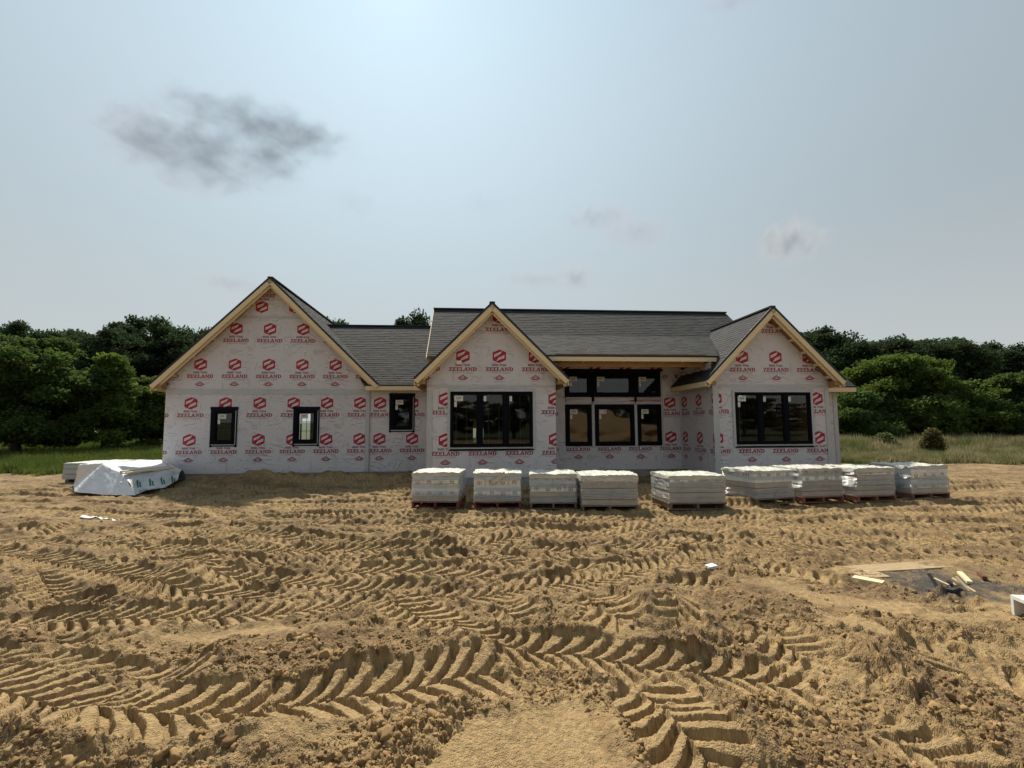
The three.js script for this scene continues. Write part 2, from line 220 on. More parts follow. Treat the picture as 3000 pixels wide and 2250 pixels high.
function groundAt(x, z) {
  const r = Math.hypot(x, z), th = Math.atan2(x, -z), j = radIndex(r), tj = (r - radii[j]) / (radii[j + 1] - radii[j]);
  let i, ti; if (th > A0 && th < 59 * D2R - AD) { const f = (th - A0) / AD; i = i0 + Math.floor(f); ti = f - Math.floor(f); } else { i = 0; while (i < NT - 2 && thetas[i + 1] < th) i++; ti = clamp((th - thetas[i]) / (thetas[i + 1] - thetas[i]), 0, 1); }
  const k = i * NR + j, k2 = k + NR; return mix(mix(hR[k], hR[k + 1], tj), mix(hR[k2], hR[k2 + 1], tj), ti);
}
const bedAt = (x, z) => { const r = Math.hypot(x, z), th = Math.atan2(x, -z); return bed[clamp(Math.round(i0 + (th - A0) / AD), 0, NT - 1) * NR + radIndex(r)]; };
{
  const pos = new Float32Array(NV * 3), col = new Float32Array(NV * 3), uv = new Float32Array(NV * 2);
  for (let k = 0; k < NV; k++) {
    const x = gx[k], z = gz[k]; pos[k * 3] = x; pos[k * 3 + 1] = hR[k]; pos[k * 3 + 2] = z; uv[k * 2] = x; uv[k * 2 + 1] = -z;
    const far = Math.hypot(x, z) > 40, n1 = far ? 0 : fbm2(x * 0.6 + 3, z * 0.6, 3), n2 = far ? 0 : fbm2(x * 3.1, z * 3.1 + 8, 3), n3 = far ? 0 : N2(x * 13, z * 13), b = bed[k];
    const moist = clamp(0.5 + 0.55 * n1 + 0.45 * n2 + 0.25 * n3 - 0.6 * b, 0, 1), red = clamp(0.4 * n1 + 0.3 + (x > 3 ? 0.1 : 0), 0, 1);
    let c = [mix(0.44, 0.175, moist), mix(0.29, mix(0.106, 0.097, red), moist), mix(0.134, 0.045, moist)];
    if (ash[k] > 0) { const q = ash[k] * clamp(0.95 + 0.5 * n2 + 0.3 * n3, 0, 1), w = sm(0.2, 0.55, n2 + 0.3 * n3) * sm(4.9, 5.4, x); c = [mix(c[0], mix(0.085, 0.3, w), q), mix(c[1], mix(0.07, 0.28, w), q), mix(c[2], mix(0.06, 0.27, w), q)]; }
    const g = grassy[k]; if (g > 0) { c = [mix(c[0], 0.07, g), mix(c[1], 0.085, g), mix(c[2], 0.03, g)]; }
    col.set(c, k * 3);
  }
  const idx = new Uint32Array((NT - 1) * (NR - 1) * 6); let q = 0;
  for (let i = 0; i < NT - 1; i++) for (let j = 0; j < NR - 1; j++) { const a = i * NR + j, b = a + NR; idx[q++] = a; idx[q++] = b; idx[q++] = a + 1; idx[q++] = b; idx[q++] = b + 1; idx[q++] = a + 1; }
  const g = new THREE.BufferGeometry(); g.setAttribute('position', new THREE.BufferAttribute(pos, 3)); g.setAttribute('color', new THREE.BufferAttribute(col, 3)); g.setAttribute('uv', new THREE.BufferAttribute(uv, 2)); g.setIndex(new THREE.BufferAttribute(idx, 1)); g.computeVertexNormals();
  const nrm = g.attributes.normal; if (nrm.getY(i0 * NR + 200) < 0) { for (let t = 0; t < idx.length; t += 3) { const s = idx[t + 1]; idx[t + 1] = idx[t + 2]; idx[t + 2] = s; } g.computeVertexNormals(); }
  const bump = noiseTex(1024, (u, v) => { const w = 0.5 - worley(((u * 60) % 60), ((v * 60) % 60)); return 0.5 + 0.16 * tileN(u, v, 34, 1) + 0.14 * tileN(u, v, 90, 2) + 0.1 * tileN(u, v, 190, 3) + 0.2 * Math.min(0, w + 0.1); });
  const grain = noiseTex(1024, (u, v) => { const n = 0.86 + 0.09 * tileN(u, v, 22, 4) + 0.07 * tileN(u, v, 120, 5) + 0.05 * tileN(u, v, 300, 6); return [n, n, n * 0.985]; }, { color: true });
  const m = new THREE.MeshStandardMaterial({ vertexColors: true, roughness: 0.96, map: withRepeat(grain, 1 / 1.7, 1 / 1.7), bumpMap: withRepeat(bump, 1 / 1.3, 1 / 1.3), bumpScale: 0.02 });
  const ground = part('ground', g, m, scene); tag(ground, null, null, null, 'structure');
}

// ------------------------------------------------------------------ house (own frame: u along the front, y up, w away from the road)
const woodTex = (a, b, n = 256, f = 3) => noiseTex(n, (u, v) => { const g = 0.5 + 0.5 * tileN(u, v * 0.5, f * 4, 8), l = 0.5 + 0.5 * Math.sin((v * 16 + 1.2 * tileN(u, v, f, 3)) * 6.283); const t = clamp(0.55 * g + 0.3 * l, 0, 1); return [0, 1, 2].map((q) => mix(a[q], b[q], t)); }, { color: true });
const lumberTex = woodTex([0.91, 0.83, 0.68], [0.78, 0.68, 0.52]);
const osbTex = noiseTex(512, (u, v) => { const a = tileN(u, v, 30, 2), b = tileN(v, u, 55, 6), c = tileN(u, v, 9, 1), t = clamp(0.5 + 0.35 * a + 0.3 * b + 0.2 * c, 0, 1); return [mix(0.46, 0.74, t), mix(0.34, 0.57, t), mix(0.2, 0.37, t)]; }, { color: true });
const M = {
  lumber: new THREE.MeshStandardMaterial({ map: withRepeat(lumberTex, 1.3, 3), roughness: 0.75 }),
  osb: new THREE.MeshStandardMaterial({ map: withRepeat(osbTex, 0.8, 0.8), roughness: 0.85 }),
  stud: new THREE.MeshStandardMaterial({ map: withRepeat(lumberTex, 2, 1), roughness: 0.8 }),
  concrete: new THREE.MeshStandardMaterial({ map: noiseTex(256, (u, v) => { const n = 0.56 + 0.05 * tileN(u, v, 8, 3) + 0.05 * tileN(u, v, 50, 9); return [n, n * 0.98, n * 0.93]; }, { color: true }), roughness: 0.9 }),
  frame: phys([0.006, 0.007, 0.01], 0.75, { specularIntensity: 0.12 }), flash: phys([0.006, 0.008, 0.013], 0.6, { specularIntensity: 0.2 }),
  glass: phys([0.86, 0.9, 0.88], 0.0, { transmission: 1, thickness: 0, ior: 1.65 }),
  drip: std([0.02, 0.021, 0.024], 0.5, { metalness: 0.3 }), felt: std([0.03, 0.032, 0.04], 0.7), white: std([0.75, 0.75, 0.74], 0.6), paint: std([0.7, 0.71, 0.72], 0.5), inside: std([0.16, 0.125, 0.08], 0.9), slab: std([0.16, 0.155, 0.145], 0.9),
};
const UC = 1, WC = 16.5;
const [hx0, hz0] = uwWorld(UC, WC);
const house = top('house', 'unfinished one-storey house with three gables, wrapped in printed white building wrap', 'house', [hx0, 0, hz0], TURN);
const put = (name, geo, mat, parent = house) => { geo.translate(-UC, 0, WC); return part(name, geo, mat, parent); };
// geometry given in (u, y, -w)
const slab = (u0, u1, y0, y1, w0, w1) => box(u1 - u0, y1 - y0, w1 - w0, (u0 + u1) / 2, (y0 + y1) / 2, -(w0 + w1) / 2);

// printed building wrap: one repeat is 1.06 m by 2.43 m
const WRAP_W = 1.06, WRAP_H = 2.43;
const wrapTex = canvasTex(896, 2048, (c, W, H) => {
  const S = W / WRAP_W, Y = (m) => H - m * (H / WRAP_H);
  c.fillStyle = '#cfcacb'; c.fillRect(0, 0, W, H);
  const r = rng(5);
  for (let i = 0; i < 2600; i++) { c.fillStyle = `rgba(${r() < 0.5 ? '120,118,118' : '255,255,255'},${0.05 + r() * 0.06})`; const x = r() * W, y = r() * H; if (r() < 0.5) c.fillRect(x, y, 2 + r() * 60, 2); else c.fillRect(x, y, 2, 2 + r() * 60); }
  const red = '#a3142f', dark = '#8c1129';
  const hex = (cx, cy) => {
    const w = 0.39 * S, h = 0.4 * S, P = (pts, col) => { c.fillStyle = col; c.beginPath(); pts.forEach(([a, b], i) => c[i ? 'lineTo' : 'moveTo'](cx + (a - 0.5) * w, cy + (b - 0.5) * h)); c.closePath(); c.fill(); };
    P([[0.52, 0], [1, 0.2], [1, 0.78], [0.48, 1], [0, 0.8], [0, 0.22]], red);
    P([[0.12, 0.37], [0.7, 0.13], [0.56, 0.36], [0.1, 0.58]], '#e6dedb'); P([[0.44, 0.61], [0.89, 0.4], [0.87, 0.62], [0.28, 0.85]], '#e6dedb');
    P([[0.15, 0.445], [0.6, 0.265], [0.57, 0.3], [0.15, 0.48]], '#6d5a60'); P([[0.42, 0.71], [0.86, 0.495], [0.86, 0.53], [0.38, 0.755]], '#6d5a60');
  };
  const text = (s, cy, size, width, col, font) => { c.font = `${font} ${Math.round(size * S)}px serif`; c.fillStyle = col; c.textAlign = 'center'; c.textBaseline = 'middle'; c.save(); c.translate(W / 2, cy); c.scale(width * S / c.measureText(s).width, 1); c.fillText(s, 0, 0); if (font === 'bold') { c.strokeStyle = col; c.lineWidth = 0.008 * S; c.strokeText(s, 0, 0); } c.restore(); };
  for (const y of [0.44, 1.615]) { hex(W / 2, Y(y + 0.385)); text('Build. Trust.', Y(y + 0.128), 0.082, 0.44, '#7c5a62', 'bold'); text('ZEELAND', Y(y), 0.148, 0.81, dark, 'bold'); text('Lumber & Supply', Y(y - 0.094), 0.075, 0.62, '#96696f', ''); }
  c.lineJoin = 'miter'; for (const [k, col, lw] of [[0, dark, 0.026], [0.052, dark, 0.02]]) { c.strokeStyle = col; c.lineWidth = lw * S; c.beginPath(); c.moveTo(W / 2 - (0.15 - k) * S, Y(0.165)); c.lineTo(W / 2, Y(0.265 - k * 0.9)); c.lineTo(W / 2 + (0.15 - k) * S, Y(0.165)); c.stroke(); }
  text('PATRIOT', Y(0.145), 0.05, 0.2, dark, 'bold'); c.fillStyle = 'rgba(140,90,100,.55)'; c.fillRect(W / 2 - 0.17 * S, Y(0.09), 0.34 * S, 0.009 * S);
});
const wrapBump = noiseTex(1024, (u, v) => { const a = tileN(u, v, 3, 11), w = (x) => 1 - Math.abs(x); const k = tileN(u + 0.06 * a, v * 1.0, 5, 14), d1 = Math.pow(w(tileN(u * 0.6 + v * 0.8, v - u * 0.2, 7, 15)), 7) * sm(0.05, 0.5, k), d2 = Math.pow(w(tileN(u * 0.5, v + 0.2 * a, 9, 17)), 9) * sm(0, 0.5, -k); return 0.35 + 0.09 * a + 0.35 * d1 + 0.3 * d2 + 0.05 * tileN(u, v, 160, 3); });
const wrapMat = (phase, y0, flip = false) => new THREE.MeshStandardMaterial({ map: withRepeat(wrapTex, (flip ? -1 : 1) / WRAP_W, (flip ? -1 : 1) / WRAP_H, 0.5 - (flip ? -1 : 1) * phase / WRAP_W, (flip ? 1 : -1) * y0 / WRAP_H), bumpMap: withRepeat(wrapBump, 1 / 2.6, 1 / 2.6, phase * 0.37, phase * 0.11), bumpScale: 0.065, roughness: 0.45, side: THREE.DoubleSide });
const Y0 = 0.44;                       // height of the print's lower edge above the ground: every wall starts the roll at the sill
const poly = (pts, holes = []) => { const s = new THREE.Shape(pts.map(([a, b]) => new THREE.Vector2(a, b))); for (const [a, b, c, d] of holes) s.holes.push(new THREE.Path([[a, b], [c, b], [c, d], [a, d]].map(([x, y]) => new THREE.Vector2(x, y)))); return s; };
const subdivide = (g) => g;
// a wall facing the road at depth w: sheathing with openings, then sheets of wrap
function frontWall(w, outline, holes, sheets) {
  put('wall', new THREE.ExtrudeGeometry(poly(outline, holes), { depth: 0.15, bevelEnabled: false }).translate(0, 0, -w - 0.152), M.osb);
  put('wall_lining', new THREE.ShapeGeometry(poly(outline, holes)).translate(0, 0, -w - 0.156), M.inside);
  sheets.forEach(([pts, phase, hs, flip, y0], i) => put('wrap_sheet', new THREE.ShapeGeometry(poly(pts, hs)).translate(0, 0, -w + 0.002 + 0.004 * i), wrapMat(phase, y0 ?? Y0, flip)));
}
// a wall at right angles to the front, seen from lower u (dir -1) or higher u (dir 1)
function sideWall(u, w0, w1, y0, y1, dir, phase) {
  put('wall', slab(dir < 0 ? u : u - 0.15, dir < 0 ? u + 0.15 : u, y0, y1, w0 + 0.153, w1), M.osb);
  const g = new THREE.PlaneGeometry(w1 - w0, y1 - y0); const uv = g.attributes.uv; for (let i = 0; i < 4; i++) uv.setXY(i, (dir < 0 ? 1 : -1) * (g.attributes.position.getX(i)), g.attributes.position.getY(i) + (y0 + y1) / 2);
  g.rotateY(dir * Math.PI / 2).translate(u + dir * 0.003, (y0 + y1) / 2, -(w0 + w1) / 2); put('wrap_sheet', g, wrapMat(phase, Y0));
}
const SILL = 0.22;
const holesL = [[-8.3, 1.1, -7.48, 2.3], [-5.74, 1.1, -4.92, 2.3]], holeC = [[-2.69, 1.52, -1.87, 2.74]], holeM = [[-0.58, 1.08, 1.77, 2.64]], holeR = [[7.85, 1.1, 10.19, 2.61]], holesP = [[3.12, 0.98, 6.41, 3.48]];
const gableL = [[-9.71, SILL], [-3.33, SILL], [-3.33, 3.2], [-6.47, 6.3], [-9.71, 3.1]];
frontWall(16.72, gableL, holesL, [[[[-9.71, SILL - 0.02], [-3.33, SILL - 0.02], [-3.33, 2.84], [-9.71, 2.84]], -8.93, holesL], [[[-9.71, 2.74], [-3.33, 2.74], [-3.33, 3.2], [-5.4, 5.3], [-7.54, 5.3], [-9.71, 3.1]], -8.69], [[[-7.62, 5.22], [-5.32, 5.22], [-6.47, 6.33]], -6.85, [], true, 6.425]]);
frontWall(16.76, [[-3.33, SILL], [-1.0, SILL], [-1.0, 3.1], [-3.33, 3.1]], holeC, [[[[-3.325, SILL - 0.02], [-1.0, SILL - 0.02], [-1.0, 3.1], [-3.325, 3.1]], -3.0, holeC]]);
frontWall(14.44, [[-1.27, SILL], [2.47, SILL], [2.47, 3.1], [0.6, 4.98], [-1.27, 3.1]], holeM, [[[[-1.27, SILL - 0.02], [2.47, SILL - 0.02], [2.47, 2.86], [-1.27, 2.86]], -0.73, holeM], [[[-1.27, 2.76], [2.47, 2.76], [2.47, 3.1], [0.6, 4.98], [-1.27, 3.1]], -0.24]]);
frontWall(16.44, [[2.47, SILL], [7.15, SILL], [7.15, 4.0], [2.47, 4.0]], holesP, [[[[2.475, SILL - 0.02], [7.145, SILL - 0.02], [7.145, 2.7], [2.475, 2.7]], 3.55, [[3.12, 0.98, 6.41, 2.69]]], [[[2.475, 2.6], [7.145, 2.6], [7.145, 4.0], [2.475, 4.0]], 3.1, [[3.12, 2.61, 6.41, 3.48]]]]);
frontWall(14.27, [[7.15, SILL], [10.82, SILL], [10.82, 3.0], [8.92, 4.95], [7.15, 3.12]], holeR, [[[[7.15, SILL - 0.02], [10.82, SILL - 0.02], [10.82, 2.86], [7.15, 2.86]], 8.3, holeR], [[[7.15, 2.76], [10.82, 2.76], [10.82, 3.0], [8.92, 4.95], [7.15, 3.12]], 8.12]]);
frontWall(15.5, [[10.82, SILL], [12.03, SILL], [12.03, 2.9], [10.82, 2.9]], [], [[[[10.82, SILL - 0.02], [12.03, SILL - 0.02], [12.03, 2.9], [10.82, 2.9]], 12.4]]);
sideWall(7.15, 14.27, 16.44, SILL - 0.02, 3.55, -1, 0.18); sideWall(2.47, 14.44, 16.44, SILL - 0.02, 3.5, 1, 0.3); sideWall(-1.27, 14.44, 16.76, SILL - 0.02, 3.1, -1, 0.4); sideWall(-9.71, 16.72, 24.4, SILL - 0.02, 3.1, -1, 0.2); sideWall(12.03, 15.5, 24.4, SILL - 0.02, 2.9, 1, 0.1); sideWall(10.82, 14.27, 15.5, SILL - 0.02, 3.0, 1, 0.2);
// back wall with openings, partitions, floors and ceilings: what shows through the glass
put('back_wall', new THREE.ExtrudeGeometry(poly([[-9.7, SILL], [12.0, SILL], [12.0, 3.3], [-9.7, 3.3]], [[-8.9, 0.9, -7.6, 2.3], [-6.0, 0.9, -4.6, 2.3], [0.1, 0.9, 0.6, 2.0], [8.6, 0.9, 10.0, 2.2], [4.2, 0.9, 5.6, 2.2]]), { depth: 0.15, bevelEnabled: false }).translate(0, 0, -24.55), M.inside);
put('floor', mergeGeometries([slab(-9.68, 12.0, 0.1, 0.2, 16.78, 24.4), slab(-1.24, 2.44, 0.1, 0.2, 14.6, 16.77), slab(7.18, 10.8, 0.1, 0.2, 14.43, 16.77)]), M.slab);
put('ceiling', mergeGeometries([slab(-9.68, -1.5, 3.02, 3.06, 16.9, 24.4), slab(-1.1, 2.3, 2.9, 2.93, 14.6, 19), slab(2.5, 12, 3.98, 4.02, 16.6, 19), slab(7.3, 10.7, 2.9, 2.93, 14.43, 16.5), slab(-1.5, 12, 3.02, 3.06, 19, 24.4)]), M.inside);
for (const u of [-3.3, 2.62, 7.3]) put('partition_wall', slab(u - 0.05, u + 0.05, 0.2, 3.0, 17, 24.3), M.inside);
for (const [ua, ub, w] of [[-1.0, 2.4, 19.2], [7.5, 10.6, 18.6], [-9.4, -3.6, 21]]) for (let u = ua; u < ub; u += 0.41) put('stud', slab(u, u + 0.04, 0.2, 3.0, w, w + 0.09), M.stud);
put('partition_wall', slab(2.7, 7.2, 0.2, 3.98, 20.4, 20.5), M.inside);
put('foundation', mergeGeometries([slab(-9.69, -3.33, -0.5, SILL - 0.003, 16.735, 17.0), slab(-3.33, -1.2, -0.5, SILL - 0.003, 16.775, 17.0), slab(-1.255, 2.455, -0.5, SILL - 0.003, 14.455, 14.7), slab(2.3, 2.455, -0.5, SILL - 0.003, 14.7, 16.455), slab(-1.255, -1.1, -0.5, SILL - 0.003, 14.7, 16.775), slab(2.455, 7.165, -0.5, SILL - 0.003, 16.455, 16.7), slab(7.165, 10.805, -0.5, SILL - 0.003, 14.285, 14.5), slab(7.165, 7.3, -0.5, SILL - 0.003, 14.5, 16.455), slab(10.6, 10.805, -0.5, SILL - 0.003, 14.5, 15.515), slab(10.805, 12.015, -0.5, SILL - 0.003, 15.515, 15.7), slab(11.8, 12.015, -0.5, SILL - 0.003, 15.7, 24.3), slab(-9.69, -9.5, -0.5, SILL - 0.003, 17.0, 24.3)]), M.concrete);

// tape over the wrap's seams, corners and window flanges: strips 3 mm proud
const tapeMat = std([0.6, 0.6, 0.61], 0.35, { bumpMap: withRepeat(wrapBump, 2, 2), bumpScale: 0.01, map: noiseTex(128, (u, v) => { const n = 0.9 + 0.06 * tileN(u, v, 9, 3); return [n, n, n]; }, { color: true }) });
const tape = (u0, u1, y0, y1, w, k = 0) => put('tape_strip', slab(u0, u1, y0, y1, w - 0.014 - k * 0.002, w - 0.0115 - k * 0.002), tapeMat);
tape(-9.68, -3.36, 2.72, 2.9, 16.72); tape(-7.5, -5.45, 5.22, 5.31, 16.72, 1); tape(-3.45, -3.325, 0.22, 2.7, 16.72, 1); tape(-1.27, 2.47, 2.78, 2.85, 14.44); tape(2.48, 2.54, 0.25, 3.0, 16.44); tape(7.06, 7.14, 0.25, 3.6, 16.44); tape(7.16, 7.34, 0.22, 2.85, 14.27, 1); tape(10.68, 10.815, 0.22, 2.85, 14.27, 1); tape(7.35, 10.66, 2.77, 2.86, 14.27); tape(11.88, 12.02, 0.25, 2.85, 15.5); tape(-1.25, -1.1, 0.23, 2.7, 14.44, 1); tape(2.6, 3.0, 2.62, 2.72, 16.44); tape(6.6, 7.05, 2.62, 2.72, 16.44);

// windows: frame, mullions, panes of glass, stickers, flashing
const stickerTex = canvasTex(256, 160, (c) => { c.fillStyle = '#d6d3c4'; c.fillRect(0, 0, 256, 160); c.fillStyle = '#26282a'; c.font = 'bold 84px sans-serif'; c.textAlign = 'center'; c.fillText('VDK', 128, 96); c.fillStyle = '#8a8880'; for (let i = 0; i < 3; i++) c.fillRect(30, 112 + i * 13, 190 - i * 30, 4); });
const stickerMat = new THREE.MeshStandardMaterial({ map: stickerTex, roughness: 0.6, side: THREE.DoubleSide }), plainMat = std([0.66, 0.65, 0.62], 0.6, { side: THREE.DoubleSide });
const pinkTex = canvasTex(256, 128, (c) => { c.fillStyle = '#d9c9c4'; c.fillRect(0, 0, 256, 128); c.fillStyle = '#8f2733'; c.beginPath(); c.arc(206, 64, 26, 0, 7); c.fill(); c.fillRect(10, 10, 236, 6); c.fillStyle = '#d9c9c4'; c.beginPath(); c.arc(198, 60, 10, 0, 7); c.fill(); });
function frameGeo(u0, u1, y0, y1, w, f, deep = 0.08) { return mergeGeometries([slab(u0, u0 + f, y0, y1, w, w + deep), slab(u1 - f, u1, y0, y1, w, w + deep), slab(u0 + f, u1 - f, y0, y0 + f, w, w + deep), slab(u0 + f, u1 - f, y1 - f, y1, w, w + deep)]); }
function windowUnit(u0, u1, y0, y1, w, splits, f, o = {}) {
  const g = new THREE.Group(); g.name = 'window'; house.add(g);
  put('frame', frameGeo(u0, u1, y0, y1, w - 0.035, f, 0.12), M.frame, g);
  const us = [u0 + f, ...splits.flatMap((s) => [s - 0.06, s + 0.06]), u1 - f];
  for (const s of splits) put('mullion', slab(s - 0.06, s + 0.06, y0 + f, y1 - f, w - 0.03, w + 0.06), M.frame, g);
  for (let i = 0; i < us.length; i += 2) {
    const a = us[i], b = us[i + 1];
    put('sash', frameGeo(a, b, y0 + f, y1 - f, w - 0.012, 0.035, 0.05), M.frame, g);
    put('pane', new THREE.PlaneGeometry(b - a, y1 - y0 - 2 * f).translate((a + b) / 2, (y0 + y1) / 2, -w - 0.02), M.glass, g);
    if (o.grille) { const [nx, ny] = o.grille; for (let k = 1; k < nx; k++) put('grille_bar', slab(mix(a, b, k / nx) - 0.008, mix(a, b, k / nx) + 0.008, y0 + f, y1 - f, w + 0.023, w + 0.033), M.frame, g); for (let k = 1; k < ny; k++) { const y = mix(y0 + f, y1 - f, k / ny); put('grille_bar', slab(a, b, y - 0.008, y + 0.008, w + 0.034, w + 0.044), M.frame, g); } }
    const first = i === 0 || o.allStickers, ty = y1 - f - 0.035 - 0.02;
    if (first) put('sticker', new THREE.PlaneGeometry(0.25, 0.15).translate(a + 0.05 + 0.13, ty - 0.08, -w - 0.015), stickerMat, g);
    put('label', new THREE.PlaneGeometry(0.075, 0.15).translate(a + 0.09, first ? ty - 0.25 : ty - 0.09, -w - 0.015), plainMat, g);
  }
  if (o.flash) { const h = o.headExtra ?? 0.03; put('flashing', slab(u0 - 0.07, u1 + 0.07, y1 - 0.01, y1 + 0.045 + h, w - 0.022, w - 0.0165), M.flash, g); for (const [a, b] of [[u0 - 0.055, u0 + 0.02], [u1 - 0.02, u1 + 0.055]]) put('flashing', slab(a, b, y0 - 0.09, y1, w - 0.0225, w - 0.017), M.flash, g); put('flashing', slab(u0 + 0.02, u1 - 0.02, y0 - 0.07, y0 + 0.01, w - 0.0215, w - 0.016), M.flash, g); put('trim_edge', slab(u0 - 0.005, u1 + 0.005, y0 - 0.028, y0 - 0.012, w - 0.036, w - 0.024), M.paint, g); put('trim_edge', slab(u1 + 0.002, u1 + 0.012, y0 - 0.012, y1 - 0.05, w - 0.036, w - 0.024), M.paint, g); }
  if (o.taped) { const t = 0.075; for (const [a, b, c, d] of [[u0 - t, u1 + t, y1 - 0.005, y1 + 0.09], [u0 - t, u0 + 0.005, y0 - 0.06, y1 - 0.006], [u1 - 0.005, u1 + t, y0 - 0.06, y1 - 0.006], [u0 + 0.006, u1 - 0.006, y0 - 0.045, y0 - 0.018]]) put('tape_strip', slab(a, b, c, d, w - 0.03, w - 0.02), tapeMat, g); put('flashing', slab(u0 - 0.03, u1 + 0.03, y0 - 0.1, y0 - 0.046, w - 0.026, w - 0.016), M.flash, g); }
  return g;
}
windowUnit(-8.25, -7.53, 1.13, 2.25, 16.72, [], 0.1, { grille: [2, 3], flash: 1 }); windowUnit(-5.69, -4.97, 1.13, 2.25, 16.72, [], 0.1, { grille: [2, 3], flash: 1 }); windowUnit(-2.64, -1.92, 1.56, 2.69, 16.76, [], 0.09, { flash: 1 });
windowUnit(-0.6, 1.79, 1.06, 2.66, 14.44, [0.25, 1.0], 0.06, { taped: 1 }); windowUnit(7.83, 10.21, 1.08, 2.63, 14.27, [8.63, 9.42], 0.06, { taped: 1 });
windowUnit(3.12, 4.04, 2.62, 3.48, 16.44, [], 0.12, { grille: [2, 2], allStickers: 1 }); windowUnit(4.06, 5.48, 2.62, 3.48, 16.44, [], 0.12, { grille: [3, 2] }); windowUnit(5.5, 6.41, 2.62, 3.48, 16.44, [], 0.12, { grille: [2, 2] });
windowUnit(3.14, 4.01, 0.99, 2.36, 16.44, [], 0.1); const midWin = windowUnit(4.13, 5.48, 0.99, 2.36, 16.44, [], 0.1); windowUnit(5.58, 6.41, 0.99, 2.36, 16.44, [], 0.1);
for (const c of [...midWin.children]) if (c.name === 'sticker') c.material = new THREE.MeshStandardMaterial({ map: pinkTex, roughness: 0.6, side: THREE.DoubleSide });
put('window_trim', slab(3.05, 6.5, 3.485, 3.56, 16.40, 16.435), M.frame); put('wrap_sheet', new THREE.PlaneGeometry(3.25, 0.16).translate(4.77, 2.535, -16.43), wrapMat(4.05, Y0 + 0.2));
for (const [a, b] of [[3.1, 4.02], [4.06, 5.5], [5.54, 6.42]]) tape(a, b, 2.375, 2.46, 16.43, 3); for (const u of [4.07, 5.53]) { tape(u - 0.045, u + 0.045, 0.93, 2.37, 16.43, 4); put('post_cover', slab(u - 0.04, u + 0.04, 2.46, 2.62, 16.39, 16.425), M.frame); } tape(6.42, 6.48, 0.95, 3.45, 16.43, 2);
put('wall', slab(4.015, 4.125, 0.98, 2.37, 16.44, 16.55), M.osb); put('wall', slab(5.485, 5.575, 0.98, 2.37, 16.44, 16.55), M.osb); put('wall', slab(3.12, 6.41, 2.37, 2.615, 16.445, 16.55), M.osb);
put('wall_vent', new RoundedBoxGeometry(0.15, 0.11, 0.06, 2, 0.012).translate(-0.35, 3.5, -14.4), M.white);
put('soffit_beam', slab(2.6, 7.1, 3.42, 3.62, 14.62, 14.72), M.osb);

// roofs: deck, courses of shingles, fascia
const shingleMat = new THREE.MeshStandardMaterial({ vertexColors: true, roughness: 0.92, bumpMap: withRepeat(noiseTex(256, (u, v) => 0.5 + 0.35 * tileN(u, v, 90, 3)), 4, 4), bumpScale: 0.006 });
